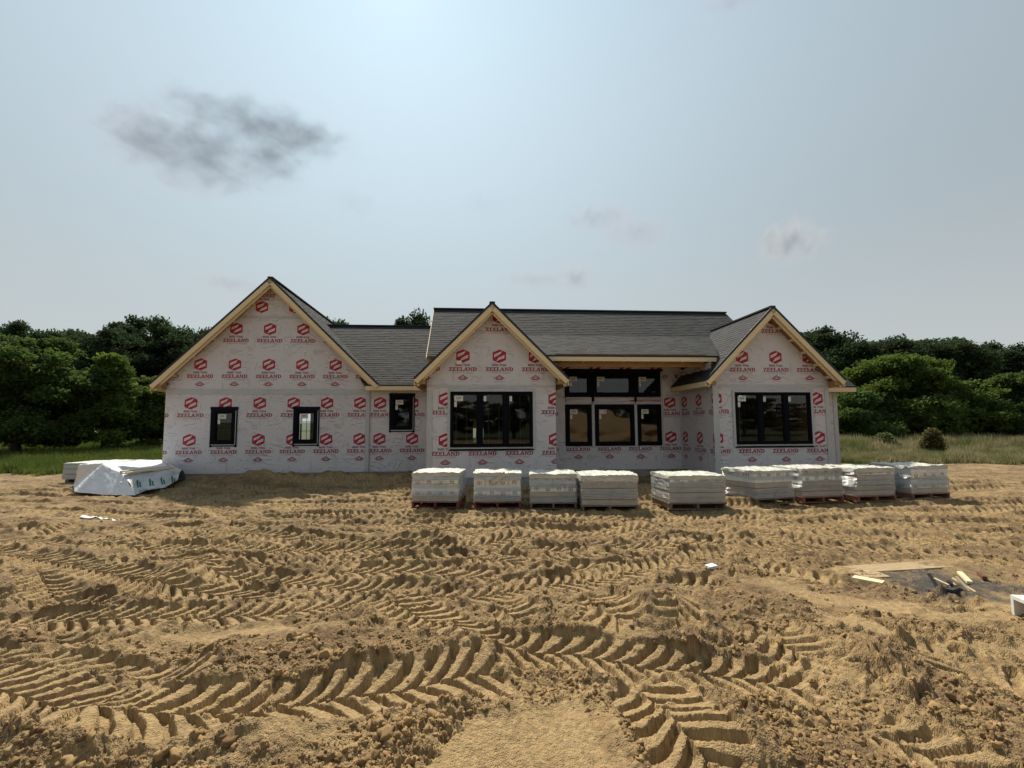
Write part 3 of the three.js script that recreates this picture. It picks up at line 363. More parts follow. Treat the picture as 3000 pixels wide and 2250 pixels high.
// P0: a point on the eave (u, y, w); E: along the eave; S: up the slope; pts: convex outline in (along, up)
function roofPlane(P0, E, S, pts, seed, deckName = 'roof_deck') {
  const V = (a) => new THREE.Vector3(a[0], a[1], -a[2]), p0 = V(P0), e = V(E).normalize(), s = V(S).normalize(), n = new THREE.Vector3().crossVectors(e, s); if (n.y < 0) n.negate();
  const r = rng(seed), at = (a, b, c) => p0.clone().addScaledVector(e, a).addScaledVector(s, b).addScaledVector(n, c);
  const g = new THREE.Group(); g.name = 'roof_slope'; house.add(g);
  { // deck
    const k = pts.length, v = [], ix = []; for (const c of [-0.012, -0.11]) for (const [a, b] of pts) v.push(...at(a, b, c).toArray());
    for (let i = 1; i < k - 1; i++) ix.push(0, i, i + 1, k, k + i + 1, k + i); for (let i = 0; i < k; i++) { const j = (i + 1) % k; ix.push(i, k + i, j, j, k + i, k + j); }
    const d = new THREE.BufferGeometry(); d.setAttribute('position', new THREE.Float32BufferAttribute(v, 3)); d.setAttribute('uv', new THREE.Float32BufferAttribute([...pts, ...pts].flat(), 2)); d.setIndex(ix); const f = d.toNonIndexed(); f.computeVertexNormals(); put(deckName, f, M.osb, g);
  }
  const pos = [], col = [], uv = [], smax = Math.max(...pts.map((p) => p[1])), smin = Math.min(...pts.map((p) => p[1])), CO = 0.14;
  const span = (b) => { let lo = 1e9, hi = -1e9; for (let i = 0; i < pts.length; i++) { const [a1, b1] = pts[i], [a2, b2] = pts[(i + 1) % pts.length]; if ((b1 <= b && b2 >= b) || (b2 <= b && b1 >= b)) { const t = b2 === b1 ? 0 : (b - b1) / (b2 - b1), a = mix(a1, a2, t); lo = Math.min(lo, a); hi = Math.max(hi, a); if (b2 === b1) { lo = Math.min(lo, a2); hi = Math.max(hi, a2); } } } return [lo, hi]; };
  for (let b = smin; b < smax - 0.02; b += CO) {
    const b1 = Math.min(b + CO, smax), [lo, hi] = span((b + b1) / 2); if (hi <= lo) continue;
    let a = lo, off = r() * 0.3;
    while (a < hi - 0.01) {
      const a1 = Math.min(hi, a + (a === lo ? 0.06 + off : 0.13 + 0.2 * r())), thick = r() < 0.45 ? 0.012 : 0.008, t = 0.4 + 0.26 * r(), base = r() < 0.2 ? [0.03, 0.032, 0.04] : r() < 0.4 ? [0.052, 0.049, 0.048] : [0.042, 0.043, 0.05];
      const q = [at(a, b, thick), at(a1, b, thick), at(a1, b1, 0.002), at(a, b1, 0.002), at(a, b, -0.012), at(a1, b, -0.012)];
      for (const i of [0, 1, 2, 0, 2, 3, 4, 5, 1, 4, 1, 0]) { pos.push(q[i].x, q[i].y, q[i].z); col.push(base[0] * t, base[1] * t, base[2] * t); const l = [[a, b], [a1, b], [a1, b1], [a, b1], [a, b - 0.02], [a1, b - 0.02]][i]; uv.push(l[0], l[1]); }
      a = a1;
    }
  }
  const sg = new THREE.BufferGeometry(); sg.setAttribute('position', new THREE.Float32BufferAttribute(pos, 3)); sg.setAttribute('color', new THREE.Float32BufferAttribute(col, 3)); sg.setAttribute('uv', new THREE.Float32BufferAttribute(uv, 2)); sg.computeVertexNormals();
  if (new THREE.Vector3().fromBufferAttribute(sg.attributes.normal, 0).dot(n) < 0) { const p = sg.attributes.position; for (let i = 0; i < p.count; i += 3) { const t = new THREE.Vector3().fromBufferAttribute(p, i + 1), w = new THREE.Vector3().fromBufferAttribute(p, i + 2); p.setXYZ(i + 1, w.x, w.y, w.z); p.setXYZ(i + 2, t.x, t.y, t.z); } sg.computeVertexNormals(); }
  tag(put('shingle_courses', sg, shingleMat, g), null, null, null, 'stuff');
  return g;
}
// a board from A to B (u, y, w), its upper edge on that line, height h, thickness t along d
function board(name, A, B, h, t, mat, parent = house, plumb = false) {
  const a = new THREE.Vector3(A[0], A[1], -A[2]), b = new THREE.Vector3(B[0], B[1], -B[2]), x = b.clone().sub(a), L = x.length(); x.normalize();
  let y = new THREE.Vector3(0, 1, 0); y.addScaledVector(x, -y.dot(x)).normalize(); const z = new THREE.Vector3().crossVectors(x, y);
  const g = new THREE.BoxGeometry(L, h, t, 1, 1, 1); const uv = g.attributes.uv; for (let i = 0; i < uv.count; i++) uv.setXY(i, g.attributes.position.getX(i), g.attributes.position.getY(i) * 1.5 + A[0] * 3.1);
  g.translate(0, -h / 2, 0).applyMatrix4(new THREE.Matrix4().makeBasis(x, y, z).setPosition(a.add(b).multiplyScalar(0.5))); return put(name, g, mat, parent);
}
// gable roofs running back from the front
function gableRoof(uc, yr, wf, wb, half, slope, seed, drop = 0.115) {
  const len = Math.hypot(half, half * slope);
  roofPlane([uc - half, yr - half * slope, wf], [0, 0, 1], [1, slope, 0], [[0, 0], [wb - wf, 0], [wb - wf, len], [0, len]], seed);
  roofPlane([uc + half, yr - half * slope, wf], [0, 0, 1], [-1, slope, 0], [[0, 0], [wb - wf, 0], [wb - wf, len], [0, len]], seed + 1);
  for (const s of [-1, 1]) {
    const k = 0.02;
    board('rake_board', [uc + s * half, yr - half * slope - k, wf - 0.02], [uc, yr - k, wf - 0.02], 0.15, 0.036, M.lumber);
    board('drip_edge', [uc + s * (half + 0.01), yr - half * slope + 0.035, wf - 0.032], [uc, yr + 0.045, wf - 0.032], 0.062, 0.02, M.drip);
    board('rafter', [uc + s * half * 0.985, yr - half * slope * 0.985 - 0.14, wf + 0.07], [uc, yr - 0.14, wf + 0.07], 0.12, 0.04, M.stud);
    for (let q = 0.15; q < 1; q += 0.17) { const u = uc + s * half * (1 - q), y = yr - half * slope * (1 - q) - 0.16; board('lookout', [u, y, wf + 0.09], [u, y, wf + 0.39], 0.08, 0.04, M.stud); }
    put('eave_block', box(0.3, 0.12, 0.3, uc + s * (half - 0.17), yr - half * slope - 0.07, -(wf + 0.17)), M.osb);
    board('fascia_board', [uc + s * (half - 0.02), yr - half * slope - 0.02, wf + 0.02], [uc + s * (half - 0.02), yr - half * slope - 0.02, wb], 0.15, 0.036, M.lumber);
  }
  board('ridge_cap', [uc, yr + 0.04, wf - 0.02], [uc, yr + 0.04, wb], 0.04, 0.16, M.felt);
}
gableRoof(-6.47, 6.47, 16.32, 24.6, 3.5, 0.99, 31); gableRoof(0.6, 5.18, 14.04, 18.4, 2.2, 1.0, 41); gableRoof(8.92, 5.14, 13.87, 18.2, 2.15, 1.02, 51);
const SL = 0.75, K = Math.hypot(1, SL);
roofPlane([-3.42, 3.0, 16.36], [1, 0, 0], [0, SL, 1], [[0, 0], [2.2, 0], [2.2, 3.54 * K], [-2.3, 3.54 * K]], 61);                       // between the left gable and the main roof
roofPlane([-6, 5.65 - 0.01, 19.9], [1, 0, 0], [0, -SL, 1], [[0, 0], [5, 0], [5, 5 * K], [0, 5 * K]], 62);
board('fascia_board', [-3.4, 2.985, 16.35], [-1.5, 2.985, 16.35], 0.15, 0.036, M.lumber); board('drip_edge', [-3.42, 3.02, 16.338], [-1.45, 3.02, 16.338], 0.05, 0.02, M.drip); board('ridge_cap', [-5.7, 5.68, 19.9], [-1.3, 5.68, 19.9], 0.04, 0.18, M.felt);
roofPlane([-1.42, 3.9, 16.0], [1, 0, 0], [0, SL, 1], [[0, 0], [11.62, 0], [11.62, 3 * K], [0, 3 * K]], 63);                              // main roof, ridge at w = 19
roofPlane([-1.42, 6.15, 19.0], [1, 0, 0], [0, -SL, 1], [[0, 0], [11.62, 0], [11.62, 6 * K], [0, 6 * K]], 64);
board('ridge_cap', [-1.44, 6.19, 19], [10.22, 6.19, 19], 0.045, 0.18, M.felt); board('rake_board', [10.21, 3.87, 16], [10.21, 6.12, 19], 0.17, 0.036, M.lumber); board('rake_board', [-1.43, 3.87, 16], [-1.43, 6.12, 19], 0.17, 0.036, M.lumber);
{ const sp = 0.393, k = Math.hypot(1, sp); roofPlane([2.0, 3.705, 14.35], [1, 0, 0], [0, sp, 1], [[0, 0], [5.45, 0], [6.75, 2.92 * k], [-0.2, 2.92 * k]], 65); }   // porch roof
board('fascia_board', [2.25, 3.69, 14.34], [7.36, 3.69, 14.34], 0.135, 0.036, M.lumber); board('drip_edge', [2.2, 3.73, 14.328], [7.42, 3.73, 14.328], 0.05, 0.02, M.drip);
put('porch_ceiling', slab(2.48, 7.14, 3.76, 3.8, 14.5, 16.43), M.osb); for (let u = 2.7; u < 7.1; u += 0.61) put('rafter_tail', slab(u, u + 0.04, 3.55, 3.68, 14.37, 14.6), M.stud);
{ const p = 12.4; roofPlane([10.6, 2.87, 15.1], [1, 0, 0], [0, SL, 1], [[0, 0], [p - 10.6, 0], [p - 10.6, 2.7 * K], [0, 2.7 * K]], 66); board('fascia_board', [10.9, 2.85, 15.09], [p - 0.02, 2.85, 15.09], 0.15, 0.036, M.lumber); board('drip_edge', [10.9, 2.89, 15.078], [p, 2.89, 15.078], 0.05, 0.02, M.drip); put('soffit', slab(10.85, 12.38, 2.7, 2.72, 15.12, 15.49), M.osb); }
roofPlane([10.0, 4.895, 17.8], [1, 0, 0], [0, -0.27, 1], [[0, 0], [2.4, 0], [2.4, 7.1], [0, 7.1]], 67);
put('gable_end_wall', new THREE.ExtrudeGeometry(poly([[16, 3.0], [22, 3.0], [22, 3.8], [19, 6.0], [16, 3.75]]), { depth: 0.1, bevelEnabled: false }).rotateY(Math.PI / 2).translate(10.0, 0, 0), M.osb);
roofPlane([10.0, 4.895, 17.8], [1, 0, 0], [0, -0.27, 1], [[0, 0], [2.4, 0], [2.4, 7.1], [0, 7.1]], 67);
put('gable_end_wall', new THREE.ExtrudeGeometry(poly([[16, 3.0], [22, 3.0], [22, 3.8], [19, 6.0], [16, 3.75]]), { depth: 0.1, bevelEnabled: false }).rotateY(Math.PI / 2).translate(-1.36, 0, 0), M.osb);

// ------------------------------------------------------------------ pallets of boxed stone in stretch film
const markTex = (mode, seed) => canvasTex(256, 128, (c, W, H) => {
  const r = rng(seed), base = mode === 3 ? [222, 226, 226] : mode === 2 ? [168, 154, 136] : mode === 1 ? [228, 217, 199] : [232, 231, 227]; c.fillStyle = `rgb(${base})`; c.fillRect(0, 0, W, H);
  for (let i = 0; i < 260; i++) { c.fillStyle = `rgba(${r() < 0.5 ? '90,78,62' : '245,243,238'},${0.04 + 0.08 * r()})`; c.fillRect(r() * W, r() * H, 3 + r() * 50, 1 + r() * 5); }
  c.strokeStyle = 'rgba(70,62,54,.5)'; c.lineWidth = 3; if (mode < 2) { c.beginPath(); c.moveTo(2, 20); c.lineTo(2, 100); c.stroke(); }
  if (mode < 2) { // three strokes joined by an arch
    c.strokeStyle = mode ? '#5d4a3b' : '#47413e'; c.lineWidth = 17; c.beginPath(); const up = seed % 2, y0 = up ? 26 : 102, y1 = up ? 102 : 26;
    c.moveTo(88, y1); c.lineTo(88, y0); c.moveTo(88, y0); c.quadraticCurveTo(126, y0 + (up ? -14 : 14), 126, y0 + (up ? 18 : -18)); c.lineTo(126, y1); c.moveTo(126, y0 + (up ? 6 : -6)); c.quadraticCurveTo(164, y0 - (up ? 12 : -12), 164, y0 + (up ? 20 : -20)); c.lineTo(164, y1); c.stroke();
  } else if (mode === 2) for (let k = 0; k < 7; k++) { c.fillStyle = 'rgba(62,50,38,.5)'; c.fillRect(r() * 150 - 20, 10 + k * 17 + r() * 8, 60 + r() * 120, 2 + r() * 4); }
});
const cartonSide = [0, 1].map((k) => std(k ? [0.5, 0.47, 0.42] : [0.62, 0.61, 0.58], 0.8));
const markMats = [[0, 4], [0, 7], [1, 8], [1, 11], [2, 13], [2, 16], [3, 18], [3, 21]].map(([m, s]) => new THREE.MeshStandardMaterial({ map: markTex(m, s), roughness: 0.75 }));
const film = phys([0.95, 0.97, 0.98], 0.14, { transmission: 0.88, thickness: 0, ior: 1.4, bumpMap: withRepeat(wrapBump, 1.5, 0.8), bumpScale: 0.02 });
const filmBand = phys([0.9, 0.93, 0.95], 0.2, { transmission: 0.78, thickness: 0, ior: 1.45, bumpMap: withRepeat(wrapBump, 2, 2), bumpScale: 0.03 });
const sheetMat = std([0.8, 0.8, 0.77], 0.35, { bumpMap: withRepeat(wrapBump, 1.2, 1.2), bumpScale: 0.03, map: withRepeat(noiseTex(256, (u, v) => { const n = 0.93 - 0.16 * sm(0.25, 0.6, tileN(u, v, 9, 31)), b = 0.03 * tileN(u, v, 40, 3); return [n + b, n * 0.985 + b, n * 0.94 + b]; }, { color: true }), 1, 1) });
const palletMats = [[0.17, 0.045, 0.04], [0.16, 0.115, 0.075], [0.22, 0.1, 0.06]].map((c) => std(c, 0.85, { bumpMap: withRepeat(lumberTex, 3, 3), bumpScale: 0.003 }));
function drapedBox(w, h, d, seed, sag, over) { // closed-sided sheet: four walls and a top with soft puckers
  const nx = 26, nh = 9, nd = 26, g = new THREE.BoxGeometry(w, h, d, nx, nh, nd), p = g.attributes.position; 
  for (let i = 0; i < p.count; i++) {
    let x = p.getX(i), y = p.getY(i), z = p.getZ(i); const n = N3(x * 3 + seed * 9, y * 7, z * 3), m = N3(x * 9 + seed, y * 3, z * 9), topk = sm(h * 0.3, h * 0.5, y);
    const cx = sm(0.75, 1, Math.abs(x) / (w / 2)), cz = sm(0.75, 1, Math.abs(z) / (d / 2));
    x *= 1 + 0.012 * n + 0.006 * m - 0.012 * cz * cx; z *= 1 + 0.012 * n - 0.006 * m - 0.012 * cz * cx; y += topk * (sag * n * (1 - 0.6 * Math.max(cx, cz)) + 0.35 * sag * m - 0.012 * cx * cz);
    p.setXYZ(i, x, y, z);
  }
  g.computeVertexNormals(); return g;
}
const cartonGeo = new THREE.BoxGeometry(1, 1, 1);
function stonePallet(FL, FR, depth, hLoad, layers, woodI, label, o = {}) {
  const dx = FR[0] - FL[0], dz = -(FR[1] - FL[1]), W = o.width ?? Math.hypot(dx, dz), turn = o.turn ?? -Math.atan2(dz, dx), mx = (FL[0] + FR[0]) / 2, mz = -(FL[1] + FR[1]) / 2;
  const cx = mx - Math.sin(turn) * depth / 2, cz = mz - Math.cos(turn) * depth / 2, gy = groundAt(mx, mz + 0.1) * 0.4;
  const t = top('stone_pallet', label, 'pallet', [cx, gy, cz], turn, 'wrapped pallets of stone in front of the house');
  if (o.tilt) t.rotation.z = o.tilt;
  const P = 0.13, pm = palletMats[woodI], base = new THREE.Group(); base.name = 'pallet_base'; t.add(base);
  for (const sx of [-0.47, 0, 0.47]) part('stringer', box(0.04, 0.09, depth * 1.02), pm, base, [sx * W, 0.025 + 0.035, 0]);
  for (let k = 0; k < 6; k++) part('deck_board', box(W * 1.02, 0.02, depth / 6 * 0.78), pm, base, [0, P - 0.012, (k / 5 - 0.5) * depth * 0.87]);
  for (const k of [-0.44, 0, 0.44]) part('bottom_board', box(W * 1.02, 0.02, 0.1), pm, base, [0, 0.005, k * depth]);
  const r = rng(77 + used.get('stone_pallet') * 13); for (let q = 0; q < 4; q++) { const bh = 0.05 + 0.07 * r(), yb = P + hLoad * (0.08 + 0.8 * r()), g = drapedBox(W * 1.008, bh, depth * 1.008, 40 + q + used.get('stone_pallet'), 0.01), p = g.attributes.position; const kx = (r() - 0.5) * 0.1, kz = (r() - 0.5) * 0.1; for (let i = 0; i < p.count; i++) p.setY(i, p.getY(i) + kx * p.getX(i) + kz * p.getZ(i)); g.computeVertexNormals(); part('film_band', g, filmBand, t, [0, yb, 0]); }
  const lh = hLoad / layers.length; let y = P;
  layers.forEach((mode, li) => {
    const n = mode === 2 ? 2 : 4, w = W * 0.97 / n, row = new THREE.Group(); row.name = 'layer'; row.position.set((r() - 0.5) * 0.02, 0, (r() - 0.5) * 0.02); row.rotation.y = (r() - 0.5) * 0.03; t.add(row);
    for (let k = 0; k < n; k++) for (let q = 0; q < 2; q++) {
      const mats = mode >= 2 ? markMats[mode * 2 + ((k + li) & 1)] : markMats[mode * 2 + ((k + li + q) & 1)], ca = part('carton', cartonGeo, mats, row, [(k - (n - 1) / 2) * w + (r() - 0.5) * 0.008, y + lh / 2, (q - 0.5) * depth * 0.485 + (r() - 0.5) * 0.02]);
      ca.scale.set(w * (mode === 2 ? 0.995 : 0.985), lh * (mode === 2 ? 0.84 : 0.96), depth * (mode === 2 ? 0.47 + 0.02 * r() : 0.48));
    }
    y += lh;
  });
  part('film', drapedBox(W * 1.0, hLoad + 0.03, depth * 1.0, used.get('stone_pallet'), 0.012), film, t, [0, P + hLoad / 2 + 0.002, 0]);
  const sg = drapedBox(W * 1.02, o.cap ?? 0.1, depth * 1.02, used.get('stone_pallet') + 20, 0.03); part('top_sheet', sg, sheetMat, t, [0, P + hLoad + 0.028 - (o.cap ?? 0.1) / 2 + 0.01, 0]);
  if (o.flap) { const f = new THREE.PlaneGeometry(0.1, 0.36, 4, 10), p = f.attributes.position; for (let i = 0; i < p.count; i++) p.setZ(i, 0.02 * N3(p.getX(i) * 20, p.getY(i) * 12, 3)); f.computeVertexNormals(); part('film_flap', f, sheetMat, t, [0.02, P + hLoad - 0.08, depth / 2 + 0.03], [0.1, 0, -0.95]); }
  return t;
}
stonePallet([-2.08, 10.4], [-1.1, 10.34], 0.98, 0.55, [2, 0, 3, 1, 3], 0, 'film-wrapped pallet of boxed stone at the row end by the dirt mound', { cap: 0.07 });
stonePallet([-0.8, 10.32], [0.18, 10.32], 0.98, 0.55, [2, 0, 3, 1, 3], 0, 'film-wrapped pallet of boxed stone with a loose white film strip hanging down its front', { flap: 1, cap: 0.07 });
stonePallet([0.35, 10.34], [1.31, 10.3], 0.96, 0.54, [2, 2, 0, 3, 1], 1, 'film-wrapped stone pallet right of the one with the loose film strip', { cap: 0.09 });
stonePallet([1.36, 10.02], [2.48, 9.98], 1.0, 0.55, [2, 2, 2, 2, 1], 1, 'wide stone pallet with bare brown layers under a thick puckered white top sheet', { cap: 0.12 });
stonePallet([3.1, 10.02], [4.27, 10.12], 1.0, 0.5, [2, 2, 2, 2, 0], 1, 'lower stone pallet standing apart in front of the porch recess', { cap: 0.08, tilt: -0.01 });
stonePallet([5.04, 10.48], [6.03, 10.82], 0.96, 0.54, [2, 2, 2, 3, 0], 1, 'stone pallet turned at an angle, its corner facing the ruts', { cap: 0.06 });
stonePallet([6.2, 10.82], [7.2, 11.0], 1.0, 0.56, [2, 2, 2, 0, 1], 2, 'film-wrapped stone pallet beside the angled pallet, under the window of the gable', { cap: 0.05 });
stonePallet([7.36, 10.8], [8.3, 10.95], 1.0, 0.55, [2, 2, 2, 2, 0], 2, 'second stone pallet from the grass end of the row, without printed boxes on its front', { cap: 0.09 });
stonePallet([8.68, 11.0], [9.68, 11.2], 1.0, 0.56, [2, 0, 3, 1, 3], 2, 'film-wrapped stone pallet at the far end of the row toward the pale grass', { cap: 0.07 });

// ------------------------------------------------------------------ covered lumber stack, siding stack, boards
const tarpTex = canvasTex(1024, 512, (c, W, H) => {
  const r = rng(9); c.fillStyle = '#c9cbca'; c.fillRect(0, 0, W, H); for (let i = 0; i < 500; i++) { c.fillStyle = `rgba(${r() < 0.5 ? '120,112,100' : '245,248,250'},${0.03 + 0.06 * r()})`; c.fillRect(r() * W, r() * H, 4 + r() * 60, 2 + r() * 14); }
  c.fillStyle = '#1f6b4f'; for (let k = 0; k < 5; k++) { const x = 60 + k * 205; c.beginPath(); c.moveTo(x, 60); c.lineTo(x + 34, 40); c.lineTo(x + 34, 150); c.lineTo(x, 160); c.fill(); c.beginPath(); c.moveTo(x + 44, 70); c.lineTo(x + 74, 100); c.lineTo(x + 74, 160); c.lineTo(x + 44, 150); c.fill(); }
  c.font = 'bold 54px sans-serif'; c.fillStyle = '#37564d'; for (let k = 0; k < 5; k++) c.fillText('reside', 70 + k * 205, 225); c.fillStyle = '#6d807a'; for (let k = 0; k < 5; k++) { c.fillRect(74 + k * 205, 262, 130, 7); c.fillRect(90 + k * 205, 320, 50, 9); c.fillRect(152 + k * 205, 320, 40, 9); }
});
{
  const t = top('covered_lumber_stack', 'long low lumber stack under a white tarp with green print, beside the dirt mound', 'lumber stack', [-10.6, 0, -14], 0);
  const P = (x, y, z) => atDepth(x, y, z).sub(t.position);
  const A = P(218, 1441, 12.9), B = P(320, 1450, 12.6), C = P(396, 1450, 12.55), D = P(430, 1436, 13.05), E = P(480, 1430, 13.5), F = P(518, 1408, 14.2), G = P(531, 1376, 14.4), Hh = P(300, 1357, 13.3), I = P(231, 1361, 14.3), J = P(216, 1420, 14.6), Kk = P(364, 1390, 12.95), L = P(508, 1374, 14.3), Mm = P(472, 1347, 17), Nn = P(330, 1347, 17.4), O = Mm.clone().setY(0), Q = Nn.clone().setY(0), Gb = P(543, 1388, 14.9);
  const sheet = (tris, seed, amp0) => { const amp = amp0 * 1.7;
    const pos = [], uv = [], N = 14;
    for (const [a, b, c, ua] of tris) { const pt = (i, j) => a.clone().multiplyScalar(1 - (i + j) / N).addScaledVector(b, i / N).addScaledVector(c, j / N); const add = (p) => { const q = p.clone(), n = N3(q.x * 2 + seed, q.y * 3, q.z * 2), n2 = N3(q.x * 7, q.y * 9 + seed, q.z * 7); q.x += amp * n + amp * 0.4 * n2; q.z += amp * n2 * 0.6; q.y += amp * 0.5 * n; pos.push(q.x, q.y, q.z); uv.push(q.x * 0.55 - q.z * 0.55, (q.y + 0.35) * 1.1); };
      for (let i = 0; i < N; i++) for (let j = 0; j < N - i; j++) { add(pt(i, j)); add(pt(i + 1, j)); add(pt(i, j + 1)); if (i + j < N - 1) { add(pt(i + 1, j)); add(pt(i + 1, j + 1)); add(pt(i, j + 1)); } } }
    let g = new THREE.BufferGeometry(); g.setAttribute('position', new THREE.Float32BufferAttribute(pos, 3)); g.setAttribute('uv', new THREE.Float32BufferAttribute(uv, 2)); g = mergeVertices(g, 1e-3); g.computeVertexNormals(); return g;
  };
  const plain = new THREE.MeshStandardMaterial({ color: new THREE.Color().setRGB(0.66, 0.67, 0.69), roughness: 0.45, side: THREE.DoubleSide, bumpMap: withRepeat(wrapBump, 0.8, 0.8), bumpScale: 0.03 }), printed = new THREE.MeshStandardMaterial({ map: withRepeat(tarpTex, 0.9, 1.1, 0.1, 0.1), roughness: 0.45, side: THREE.DoubleSide, bumpMap: withRepeat(wrapBump, 1, 1), bumpScale: 0.03 });
  part('tarp', sheet([[A, B, Hh], [B, Kk, Hh], [B, C, Kk], [A, Hh, J], [Hh, I, J], [I, Hh, Mm], [I, Mm, Nn], [Hh, Kk, Mm], [Kk, L, Mm]], 3, 0.012), plain, t);
  part('printed_skirt', sheet([[C, D, Kk], [D, L, Kk], [D, E, L], [E, F, L], [F, G, L]], 5, 0.014), printed, t);
  part('tarp_end', sheet([[L, G, Mm], [G, Gb, Mm], [J, I, Nn], [J, Nn, Q], [Nn, Mm, O], [Nn, O, Q]], 8, 0.01), plain, t);
  part('black_liner', sheet([[G, F, Gb], [F, P(545, 1404, 14.9), Gb]], 9, 0.01), std([0.015, 0.015, 0.017], 0.5, { side: THREE.DoubleSide }), t);
  const stick = (a, b, w, h) => { const d = b.clone().sub(a), l = d.length(), m = part('loose_board', box(w, h, l), M.lumber, t); m.position.copy(a).add(b).multiplyScalar(0.5); m.lookAt(b.clone().add(t.position)); return m; };
  stick(P(355, 1385, 13.0).add(new THREE.Vector3(0, 0.03, 0)), P(498, 1371, 14.5).add(new THREE.Vector3(0, 0.05, 0)), 0.09, 0.035); stick(P(370, 1389, 12.95).add(new THREE.Vector3(0, 0.03, 0)), P(512, 1375, 14.4).add(new THREE.Vector3(0, 0.05, 0)), 0.09, 0.035);
}
{
  const t = top('siding_stack', 'small stack of grey siding bundles on a dark pallet behind the tarp', 'siding stack', [-13.0, 0, -15.9], 0.1);
  for (const x of [-0.5, 0, 0.5]) part('bearer', box(0.1, 0.12, 1.3), palletMats[1], t, [x, 0.06, 0]);
  for (let k = 0; k < 3; k++) part('siding_bundle', new RoundedBoxGeometry(1.3 - k * 0.03, 0.15, 1.3, 2, 0.015), std([0.42 - k * 0.02, 0.41, 0.4], 0.7), t, [0, 0.2 + k * 0.158, 0]);
  part('cover_sheet', drapedBox(1.3, 0.02, 1.33, 5, 0.01), std([0.5, 0.49, 0.47], 0.7), t, [0, 0.605, 0]);
}
{ // the picnic table on the grass beyond
  const t = top('picnic_table', 'small low green picnic table on the grass behind the tarp', 'table', [-15.9, groundAt(-15.9, -19.8), -19.8], 0.3), g = std([0.05, 0.13, 0.1], 0.6), topm = std([0.28, 0.33, 0.27], 0.6); t.scale.setScalar(0.62);
  for (let k = 0; k < 4; k++) part('top_board', box(1.5, 0.04, 0.17), topm, t, [0, 0.72, (k - 1.5) * 0.18]);
  for (const s of [-1, 1]) { part('seat', box(1.5, 0.04, 0.24), topm, t, [0, 0.42, s * 0.62]); part('seat_beam', box(0.06, 0.08, 1.4), g, t, [s * 0.5, 0.36, 0]); part('leg', box(0.07, 0.85, 0.07), g, t, [s * 0.5, 0.36, 0.3], [0.5, 0, 0]); part('leg', box(0.07, 0.85, 0.07), g, t, [s * 0.5, 0.36, -0.3], [-0.5, 0, 0]); }
}
function layBoard(name, a, b, width, thick, label, mat, lift = 0.02) {
  const [ax, az] = onGround(...a), [bx, bz] = onGround(...b), L = Math.hypot(bx - ax, bz - az); let y = -1; for (let k = 0; k <= 10; k++) y = Math.max(y, groundAt(mix(ax, bx, k / 10), mix(az, bz, k / 10)));
  const m = part(numbered(name), new RoundedBoxGeometry(L, thick, width, 1, 0.004), mat, scene, [(ax + bx) / 2, y + thick / 2 - lift, (az + bz) / 2], [0, -Math.atan2(bz - az, bx - ax), 0]); return tag(m, label, 'board');
}
const osbPale = new THREE.MeshStandardMaterial({ map: withRepeat(noiseTex(256, (u, v) => { const q = clamp(0.5 + 0.3 * tileN(u, v, 20, 2) + 0.25 * tileN(u, v, 60, 5) + 0.25 * tileN(u, v, 5, 7), 0, 1); return [mix(0.5, 0.74, q), mix(0.42, 0.64, q), mix(0.31, 0.48, q)]; }, { color: true }), 0.9, 0.9), roughness: 0.85 }), char = std([0.03, 0.026, 0.023], 0.9);
layBoard('plywood_strip', [2430, 1672], [2795, 1650], 0.26, 0.018, 'long pale plywood strip lying across the sand beside the ashes', osbPale, 0.03);
layBoard('plywood_offcut', [2515, 1690], [2590, 1688], 0.2, 0.018, 'short plywood offcut next to the long plywood strip', osbPale); layBoard('plank_offcut', [2500, 1695], [2590, 1712], 0.12, 0.03, 'half-buried plank offcut below the short plywood offcut', M.lumber, 0.025);
layBoard('wood_stake', [2812, 1680], [2842, 1710], 0.05, 0.03, 'pale wooden stake lying in the grey ashes', M.lumber, 0); layBoard('charred_stick', [2868, 1684], [2886, 1700], 0.04, 0.04, 'red-brown charred stick lying in the grey ashes', std([0.12, 0.045, 0.025], 0.9), 0); layBoard('charred_plank', [2782, 1746], [2804, 1738], 0.06, 0.025, 'small charred plank at the near rim of the ashes', char, 0.01);
{ const [x, z] = onGround(2788, 1732), s = top('wood_scraps', 'small heap of pale splintered wood scraps at the ashes', 'wood scraps', [x, groundAt(x, z), z], 0), r = rng(3); for (let k = 0; k < 7; k++) part('splinter', box(0.1 + r() * 0.12, 0.015, 0.03), k % 3 ? M.lumber : char, s, [(r() - 0.5) * 0.25, 0.03 + r() * 0.04, (r() - 0.5) * 0.15], [r() * 0.5, r() * 3, r() * 0.6]); }
{ const [x, z] = onGround(2083, 1672), b = top('foam_box', 'small crushed white foam box on the sand', 'box', [x, groundAt(x, z), z], 0.3); part('box_body', new RoundedBoxGeometry(0.11, 0.035, 0.08, 2, 0.008), M.white, b, [0, 0.02, 0]); part('box_lid', new RoundedBoxGeometry(0.115, 0.012, 0.085, 2, 0.004), M.white, b, [0.004, 0.045, 0.004], [0.08, 0.1, 0.05]); }
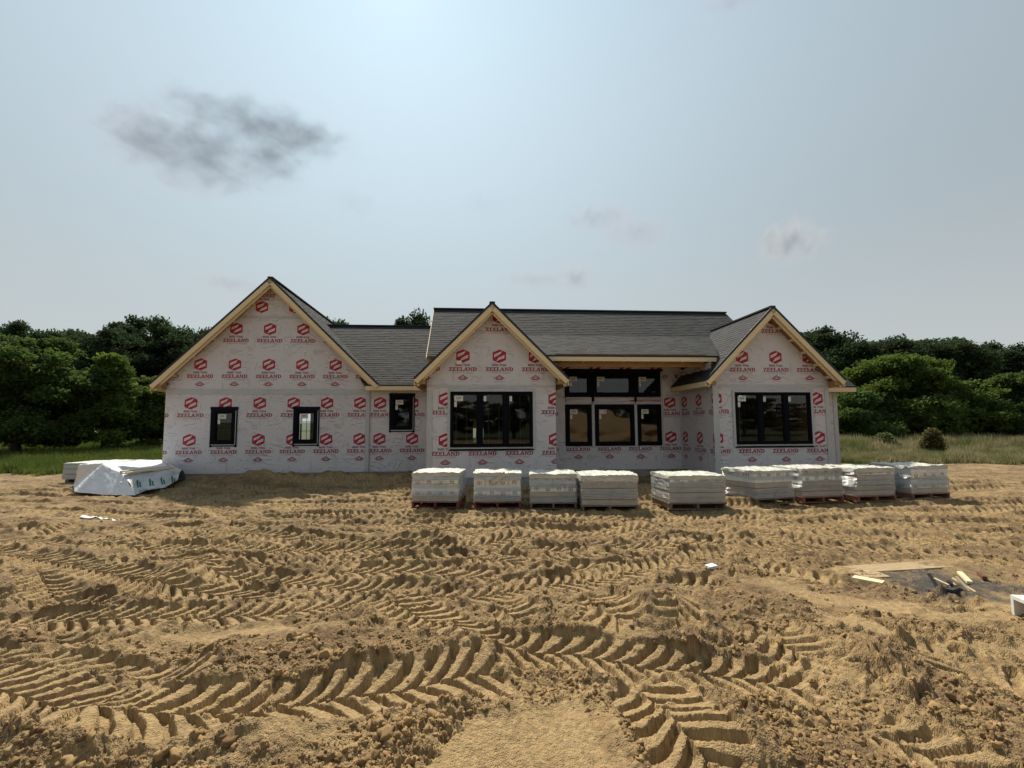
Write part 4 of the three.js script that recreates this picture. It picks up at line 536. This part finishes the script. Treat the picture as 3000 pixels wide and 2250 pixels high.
for (const [px, py, w, lb] of [[283, 1512, 0.45, 'larger torn scrap of white plastic pressed into the ruts'], [316, 1513, 0.25, 'smaller torn scrap of white plastic pressed into the ruts']]) { const [x, z] = onGround(px, py), g = new THREE.PlaneGeometry(w, 0.22, 8, 5).rotateX(-Math.PI / 2), p = g.attributes.position; for (let i = 0; i < p.count; i++) { p.setX(i, p.getX(i) * (1 + 0.4 * N2(p.getZ(i) * 9, px))); p.setY(i, groundAt(x + p.getX(i), z + p.getZ(i)) + 0.02 + 0.01 * N2(p.getX(i) * 9, p.getZ(i) * 9)); } g.computeVertexNormals(); tag(part(numbered('plastic_scrap'), g, std([0.7, 0.7, 0.68], 0.4, { side: THREE.DoubleSide }), scene, [x, 0, z]), lb, 'scrap'); }
{ // whitewashed crate whose end reaches into view
  const a = onGround(2965, 1800), t = top('white_crate', 'white painted wooden crate with an open side, standing on the sand by the ashes', 'crate', [a[0] + 0.2, groundAt(a[0] + 0.2, a[1] + 0.4) - 0.02, a[1] + 0.55], -1.75), m = std([0.74, 0.72, 0.66], 0.7, { bumpMap: withRepeat(lumberTex, 2, 2), bumpScale: 0.003 });
  part('top_panel', box(1.0, 0.03, 0.6), m, t, [0, 0.235, 0]); part('bottom_panel', box(1.0, 0.03, 0.6), m, t, [0, 0.02, 0]); for (const s of [-1, 1]) part('end_panel', box(0.03, 0.184, 0.6), m, t, [s * 0.485, 0.128, 0]); part('back_panel', box(0.94, 0.184, 0.02), m, t, [0, 0.128, -0.28]); part('divider', box(0.02, 0.184, 0.5), m, t, [0.1, 0.128, -0.02]);
}
// sand pile behind the road side, mirrored by the porch windows
{ const g = new THREE.SphereGeometry(1, 64, 24, 0, 6.2832, 0, Math.PI / 2), p = g.attributes.position; for (let i = 0; i < p.count; i++) { const x = p.getX(i), y = p.getY(i), z = p.getZ(i), n = 1 + 0.16 * N3(x * 2, y * 2, z * 2) + 0.04 * N3(x * 9, y * 9, z * 9); p.setXYZ(i, x * 7 * n, Math.pow(y, 1.25) * 3.1 * n - 0.2, z * 5 * n); } g.computeVertexNormals(); tag(part('sand_pile', g, std([0.3, 0.205, 0.105], 0.95, { bumpMap: withRepeat(osbTex, 9, 6), bumpScale: 0.02 }), scene, [15, 0, 18]), 'large heap of excavated sand across from the house', 'sand pile'); }

// ------------------------------------------------------------------ loose clods
{
  const r = rng(123), geos = [0, 1, 2].map((s) => { const g = mergeVertices(new THREE.IcosahedronGeometry(1, 2).deleteAttribute('uv').deleteAttribute('normal')), p = g.attributes.position; for (let i = 0; i < p.count; i++) { const n = 0.72 + 0.36 * N3(p.getX(i) * 1.1 + s * 7, p.getY(i) * 1.1, p.getZ(i) * 1.1) + 0.26 * N3(p.getX(i) * 3.1, p.getY(i) * 3.1 + s, p.getZ(i) * 3.1); p.setXYZ(i, p.getX(i) * n * 1.15, p.getY(i) * n * 0.75, p.getZ(i) * n); } g.computeVertexNormals(); return g; });
  const mat = std([1, 1, 1], 0.97), per = 9000;
  geos.forEach((g, gi) => {
    const m = new THREE.InstancedMesh(g, mat, per); m.name = numbered('soil_clods'); const q = new THREE.Object3D(), c = new THREE.Color();
    for (let k = 0; k < per; k++) {
      let x, z, tries = 0, s; do { const th = (r() - 0.5) * 1.75, d = 1.9 * Math.pow(9, Math.pow(r(), 1.15)); x = Math.sin(th) * d; z = -Math.cos(th) * d; } while (++tries < 12 && (bedAt(x, z) > 0.25 || N2(x * 0.9 + 9, z * 0.9) + 0.5 * N2(x * 3, z * 3) + 0.15 < r() * 0.8 - 0.4 || Math.hypot(x, z) > 14 || polyDist(burn, x, z) > -0.1));
      const bigN = k < 45; if (bigN) { const spot = [[150, 2170, 0.5], [60, 2230, 0.4], [900, 1890, 0.25], [2480, 2150, 0.35], [420, 2200, 0.4], [1160, 2120, 0.25], [2250, 1830, 0.3], [60, 1850, 0.3]][k % 8], [sx, sz] = onSoil(spot[0], spot[1]); do { x = sx + (r() - 0.5) * 2.4 * spot[2]; z = sz + (r() - 0.5) * 1.4 * spot[2]; } while (bedAt(x, z) > 0.4 && r() > 0.02); }
      s = bigN ? 0.02 + 0.06 * Math.pow(r(), 2.6) : 0.005 + 0.026 * Math.pow(r(), 5) + (r() < 0.015 ? 0.03 * r() : 0);
      q.position.set(x, groundAt(x, z) - s * (bigN ? 0.3 : 0.1), z); q.rotation.set(r() * 6, r() * 6, r() * 6); q.scale.setScalar(s); q.updateMatrix(); m.setMatrixAt(k, q.matrix);
      const t = r(); m.setColorAt(k, c.setRGB(mix(0.17, 0.34, t), mix(0.1, 0.215, t), mix(0.04, 0.092, t)));
    }
    tag(m, 'loose crumbs and clods of sandy soil between the wheel tracks', 'soil clods', null, 'stuff'); scene.add(m);
  });
}

// ------------------------------------------------------------------ trees
const barkMat = std([0.06, 0.048, 0.036], 0.95, { bumpMap: withRepeat(lumberTex, 4, 1), bumpScale: 0.01 });
function leafClump(n, size, spread, seed) {
  const r = rng(seed), pos = [], nor = []; const v = new THREE.Vector3(), m = new THREE.Matrix4(), e = new THREE.Euler();
  for (let i = 0; i < n; i++) { const th = r() * 6.283, cz = r() * 2 - 1, rad = spread * Math.cbrt(r()), s = Math.sqrt(1 - cz * cz); m.makeRotationFromEuler(e.set((r() - 0.5) * 2.2, r() * 6.283, (r() - 0.5) * 2.2)); m.setPosition(rad * s * Math.cos(th), rad * cz * 0.6, rad * s * Math.sin(th));
    const a = size * (0.7 + 0.6 * r()), b = a * 0.36; const P = [[0, 0, 0], [b, 0.06 * a, a * 0.45], [0, 0, a], [-b, 0.06 * a, a * 0.45]].map((q) => v.set(...q).applyMatrix4(m).toArray()); for (const k of [0, 1, 2, 0, 2, 3]) pos.push(...P[k]); }
  const g = new THREE.BufferGeometry(); g.setAttribute('position', new THREE.Float32BufferAttribute(pos, 3)); g.computeVertexNormals(); return g;
}
const leafMat = (c) => phys(c, 0.95, { transmission: 0.5, thickness: 0, side: THREE.DoubleSide, specularIntensity: 0.12 });
const darkLeaf = leafMat([1, 1, 1]);
const clumpFar = [leafClump(16, 0.34, 0.62, 1), leafClump(16, 0.3, 0.6, 2)], clumpNear = [leafClump(20, 0.2, 0.42, 3), leafClump(20, 0.18, 0.4, 4)], clumpFine = leafClump(22, 0.1, 0.22, 5);
function limb(pts, r0, r1, seg = 6) { const c = new THREE.CatmullRomCurve3(pts), n = 8, g = new THREE.TubeGeometry(c, n, 1, seg, false), p = g.attributes.position; for (let i = 0; i <= n; i++) { const q = c.getPointAt(i / n), rr = mix(r0, r1, Math.pow(i / n, 0.8)); for (let k = 0; k <= seg; k++) { const a = i * (seg + 1) + k; p.setXYZ(a, q.x + (p.getX(a) - q.x) * rr, q.y + (p.getY(a) - q.y) * rr, q.z + (p.getZ(a) - q.z) * rr); } } g.computeVertexNormals(); return g; }
// shape(t, angle): crown radius at height fraction t
function makeTree({ h, base, R, shape, lobes, clumps, clump, col, seed, trunk = 0.16, flat = 0.55 }) {
  const t = new THREE.Group(), r = rng(seed), L = [];
  for (let i = 0; i < lobes; i++) { const f = Math.pow(r(), 0.9), y = base + (h - base) * f * 0.96, a = r() * 6.283, rr = R * shape(f) * (0.78 + 0.35 * r()), d = rr * Math.sqrt(0.12 + 0.88 * r()); L.push({ x: Math.cos(a) * d, y, z: Math.sin(a) * d, s: R * (0.13 + 0.17 * r()) * (0.45 + 0.55 * shape(f)) }); }
  L.push({ x: 0, y: h - R * 0.12, z: 0, s: R * 0.2 });
  const wood = [limb([new THREE.Vector3(0, -0.3, 0), new THREE.Vector3(0.05, h * 0.25, 0.03), new THREE.Vector3(-0.06, h * 0.55, 0), new THREE.Vector3(0, h * 0.88, 0.02)], trunk * 1.25, trunk * 0.2, 8)];
  for (let i = 0; i < L.length; i += 2) { const l = L[i], y0 = Math.max(base * 0.75, l.y - Math.hypot(l.x, l.z) * 0.7); wood.push(limb([new THREE.Vector3(0, y0, 0), new THREE.Vector3(l.x * 0.5, mix(y0, l.y, 0.6), l.z * 0.5), new THREE.Vector3(l.x, l.y, l.z)], trunk * 0.34, trunk * 0.08, 5)); }
  part('trunk', mergeGeometries(wood), barkMat, t);
  const m = new THREE.InstancedMesh(clump, darkLeaf, clumps), q = new THREE.Object3D(), c = new THREE.Color(); m.name = 'crown'; m.userData.kind = 'stuff';
  for (let k = 0; k < clumps; k++) {
    const l = L[Math.floor(r() * L.length)], th = r() * 6.283, cz = r() * 2 - 1, s = Math.sqrt(1 - cz * cz), d = l.s * (0.55 + 0.5 * Math.sqrt(r()));
    q.position.set(l.x + Math.cos(th) * s * d * 1.25, l.y + cz * d * flat, l.z + Math.sin(th) * s * d * 1.25); q.rotation.set((r() - 0.5) * 0.7, r() * 6.283, (r() - 0.5) * 0.7); q.scale.setScalar(0.65 + 0.6 * r()); q.updateMatrix(); m.setMatrixAt(k, q.matrix);
    const v = 0.75 + 0.5 * r(); m.setColorAt(k, c.setRGB(col[0] * v, col[1] * v, col[2] * v * (0.8 + 0.4 * r())));
  }
  t.add(m); return t;
}
const round = (f) => Math.sqrt(Math.max(0.03, 1 - Math.pow(Math.abs(f - 0.42) / 0.62, 2.2))), cone = (f) => Math.max(0.08, Math.pow(1 - f, 0.75)) * (0.8 + 0.2 * sm(0, 0.15, f)), broad = (f) => Math.sqrt(Math.max(0.02, 1 - Math.pow(Math.abs(f - 0.55) / 0.6, 2.6)));
const DARK = [0.045, 0.069, 0.03], MID = [0.085, 0.135, 0.034], LIGHT = [0.12, 0.17, 0.034];
const forest = [0, 1, 2, 3, 4].map((k) => makeTree({ h: 14, base: 2.5 + k % 2, R: 4.4 + 0.4 * (k % 3), shape: k % 2 ? broad : round, lobes: 46, clumps: 1500, clump: clumpFar[k & 1], col: DARK.map((c) => c * (0.9 + 0.08 * k)), seed: 500 + k, trunk: 0.26 }));
let forestN = 0;
function plantTree(proto, x, z, s, sy, turn, label, group, name = 'forest_tree') {
  const t = forestN === 0 || !proto.parent ? (proto.parent ? proto.clone() : proto) : proto.clone(); forestN++;
  t.name = numbered(name); t.position.set(x, groundAt(x, z) - 0.1, z); t.scale.set(s, sy, s); t.rotation.y = turn; scene.add(t); tag(t, label, 'tree', group); return t;
}
// the wood behind: tops read from the photograph at an estimated 58 to 75 m
const rT = rng(88);
const wood = [[-40, 950], [40, 940], [95, 965], [160, 972], [225, 962], [285, 985], [340, 965], [385, 938], [430, 928], [480, 945], [545, 955], [610, 962], [700, 970], [990, 938], [1100, 985], [1225, 905], [1400, 990], [1600, 1000], [1800, 1000], [2000, 1000], [2200, 985], [2380, 962], [2440, 968], [2510, 1000], [2570, 995], [2625, 980], [2690, 1000], [2745, 990], [2800, 998], [2860, 1018], [2925, 1012], [2990, 1005], [3060, 1010]];
const where = (px) => px < 700 ? 'far dark forest tree in the wood beyond the gable over the two small windows' : px < 2250 ? 'far dark forest tree standing behind the house roof' : 'far dark forest tree in the wood behind the bright green tree';
wood.forEach(([px, py], i) => { const D = (px > 900 && px < 1300 ? 46 : 62) + rT() * 8, p = atDepth(px, py, D), hgt = p.y - groundAt(p.x, p.z); plantTree(forest[i % 5], p.x, p.z, (0.85 + 0.25 * rT()) * (px > 900 && px < 1300 ? 0.6 : 1), hgt / 14.3, rT() * 6, where(px), px < 700 ? 'wood left of the house' : px < 2250 ? 'trees behind the house' : 'wood right of the house'); });
for (let i = 0; i < 26; i++) { const left = i < 13, k = i % 13, px = left ? -120 + k * 62 : 2330 + k * 66, D = 74 + 8 * rT(), p = atDepth(px, 1000, D); plantTree(forest[(i * 3) % 5], p.x, p.z, 0.95 + 0.2 * rT(), (left ? 0.9 : 0.72) + 0.2 * rT(), rT() * 6, left ? where(0) : where(2900), left ? 'wood left of the house' : 'wood right of the house'); }
for (let i = 0; i < 16; i++) { const x = -14 + i * 4.6 + 2 * rT(), z = 34 + 8 * rT(); plantTree(forest[i % 5], x, z, 0.55 + 0.25 * rT(), 0.34 + 0.16 * rT(), rT() * 6, 'forest tree across the site from the house front', 'trees across the site, mirrored in the windows'); }
// nearer trees on the meadow
function meadowTree(name, o, px, py, D, label, cat = 'tree') { const t = makeTree(o), p = atDepth(px, py, D); t.name = numbered(name); t.position.set(p.x, groundAt(p.x, p.z) - 0.05, p.z); scene.add(t); return tag(t, label, cat); }
meadowTree('meadow_oak', { h: 6.9, base: 1.1, R: 3.7, shape: round, lobes: 60, clumps: 2500, clump: clumpNear[0], col: MID.map((c) => c * 0.85), seed: 601, trunk: 0.26 }, 40, 1345, 29, 'big spreading dark green oak with a thick trunk on the grass');
meadowTree('meadow_oak', { h: 6.2, base: 1.0, R: 2.4, shape: cone, lobes: 52, clumps: 1900, clump: clumpNear[1], col: LIGHT, seed: 602, trunk: 0.14 }, 312, 1335, 31, 'cone-shaped young oak with a slim straight trunk on the grass');
meadowTree('young_tree', { h: 5.0, base: 0.3, R: 2.4, shape: round, lobes: 26, clumps: 1500, clump: clumpNear[0], col: LIGHT.map((c) => c * 0.9), seed: 603, trunk: 0.09 }, 455, 1325, 34, 'bushy light green young tree between the cone-shaped oak and the house wall');
meadowTree('young_tree', { h: 5.6, base: 0.4, R: 2.6, shape: round, lobes: 26, clumps: 1400, clump: clumpNear[1], col: MID, seed: 604, trunk: 0.1 }, 185, 1322, 39, 'rounded green tree half hidden between the two oaks');
meadowTree('bright_tree', { h: 7.1, base: 0.6, R: 4.9, shape: round, lobes: 80, clumps: 3800, clump: clumpNear[0], col: LIGHT.map((c) => c * 0.85), seed: 605, trunk: 0.2 }, 2655, 1312, 40, 'large rounded bright green tree at the edge of the tall grass');
meadowTree('bright_tree', { h: 4.2, base: 0.2, R: 2.8, shape: round, lobes: 34, clumps: 1800, clump: clumpNear[1], col: MID, seed: 606, trunk: 0.1 }, 2490, 1320, 37, 'low leafy tree close behind the right end of the house');
meadowTree('bushy_tree', { h: 3.1, base: 0.1, R: 2.5, shape: round, lobes: 30, clumps: 1600, clump: clumpNear[0], col: LIGHT, seed: 607, trunk: 0.08 }, 2885, 1318, 37, 'light green bushy tree between the juniper and the dark tree at its right', 'bush');
meadowTree('bushy_tree', { h: 5.2, base: 0.2, R: 2.9, shape: round, lobes: 34, clumps: 1900, clump: clumpNear[1], col: MID.map((c) => c * 0.8), seed: 608, trunk: 0.12 }, 3015, 1320, 36, 'dark green bushy tree rising above the pale tall grass');
meadowTree('juniper', { h: 1.4, base: 0.02, R: 0.62, shape: cone, lobes: 26, clumps: 620, clump: clumpFine, col: [0.15, 0.13, 0.05], seed: 609, trunk: 0.04, flat: 1.3 }, 2735, 1338, 26, 'small brownish juniper bush at the edge of the bare sand', 'bush');
meadowTree('weed_bush', { h: 1.15, base: 0.02, R: 0.7, shape: round, lobes: 16, clumps: 420, clump: clumpFine, col: [0.13, 0.15, 0.06], seed: 610, trunk: 0.02 }, 2595, 1330, 29, 'small pale weed bush left of the juniper in front of the bright tree', 'bush');

// ------------------------------------------------------------------ grass
{
  const blade = (n, h, seed) => { const r = rng(seed), pos = []; for (let i = 0; i < n; i++) { const a = r() * 6.283, d = 0.16 * Math.sqrt(r()), x = Math.cos(a) * d, z = Math.sin(a) * d, b = r() * 6.283, w = 0.009 + 0.006 * r(), hh = h * (0.55 + 0.6 * r()), lx = (r() - 0.5) * 0.4 * hh, lz = (r() - 0.5) * 0.4 * hh, wx = Math.cos(b) * w, wz = Math.sin(b) * w; pos.push(x - wx, 0, z - wz, x + wx, 0, z + wz, x + lx * 0.45 + wx * 0.6, hh * 0.6, z + lz * 0.45 + wz * 0.6, x - wx, 0, z - wz, x + lx * 0.45 + wx * 0.6, hh * 0.6, z + lz * 0.45 + wz * 0.6, x + lx, hh, z + lz); } const g = new THREE.BufferGeometry(); g.setAttribute('position', new THREE.Float32BufferAttribute(pos, 3)); g.computeVertexNormals(); return g; };
  const mat = phys([1, 1, 1], 0.75, { transmission: 0.4, thickness: 0, side: THREE.DoubleSide, specularIntensity: 0.3 }), r = rng(45);
  const field = (name, label, n, place, tall, cols) => { const m = new THREE.InstancedMesh(blade(16, 0.5, n), mat, n), q = new THREE.Object3D(), c = new THREE.Color(); m.name = name; for (let k = 0; k < n; k++) { const [x, z] = place(); q.position.set(x, groundAt(x, z) - 0.01, z); q.rotation.set(0, r() * 6.283, 0); const s = tall(x, z) * (0.6 + 0.7 * r()); q.scale.set(0.8 + s * 0.6, s, 0.8 + s * 0.6); q.updateMatrix(); m.setMatrixAt(k, q.matrix); const t = clamp(0.5 + 0.5 * N2(x * 0.35, z * 0.35) + 0.3 * (r() - 0.5), 0, 1), v = 0.8 + 0.4 * r(); m.setColorAt(k, c.setRGB(mix(cols[0][0], cols[1][0], t) * v, mix(cols[0][1], cols[1][1], t) * v, mix(cols[0][2], cols[1][2], t) * v)); } scene.add(m); tag(m, label, 'grass', null, 'stuff'); };
  const inFan = (x0, x1, far) => () => { for (;;) { const t = r(), d = 17 + (far - 17) * Math.pow(r(), 1.3), th = mix(x0, x1, t), x = d * Math.tan(th), z = -d; if (d > grassEdge(x) - 0.4 + 0.6 * (r() - 0.5)) { const [u, w] = houseUW(x, z); if (!(u > -10 && u < 12.6 && w > 13 && w < 25)) return [x, z]; } } };
  field('meadow_grass', 'green meadow grass under the oaks behind the covered lumber stack', 26000, inFan(-0.9, -0.52, 55), (x, z) => 0.55 + 0.7 * sm(22, 38, -z) + 0.25 * N2(x * 0.4, z * 0.4), [[0.12, 0.175, 0.035], [0.19, 0.225, 0.05]]);
  field('tall_grass', 'pale tall dry grass and weeds before the bright green trees', 30000, inFan(0.5, 0.9, 52), (x, z) => 0.5 + 1.0 * sm(24, 33, -z + 3 * N2(x * 0.3, 5)) + 0.3 * N2(x * 0.5, z * 0.5), [[0.17, 0.2, 0.06], [0.46, 0.38, 0.23]]);
  field('field_grass', 'thin grass on the open ground behind the house', 6000, () => { for (;;) { const x = mix(-26, 30, r()), z = -mix(26, 50, r()), [u, w] = houseUW(x, z); if (w > 25) return [x, z]; } }, () => 0.8, [[0.08, 0.11, 0.025], [0.12, 0.14, 0.035]]);
}
scene.traverse((o) => { if (o.isMesh) { o.castShadow = true; o.receiveShadow = true; } });
renderer.render(scene, camera);
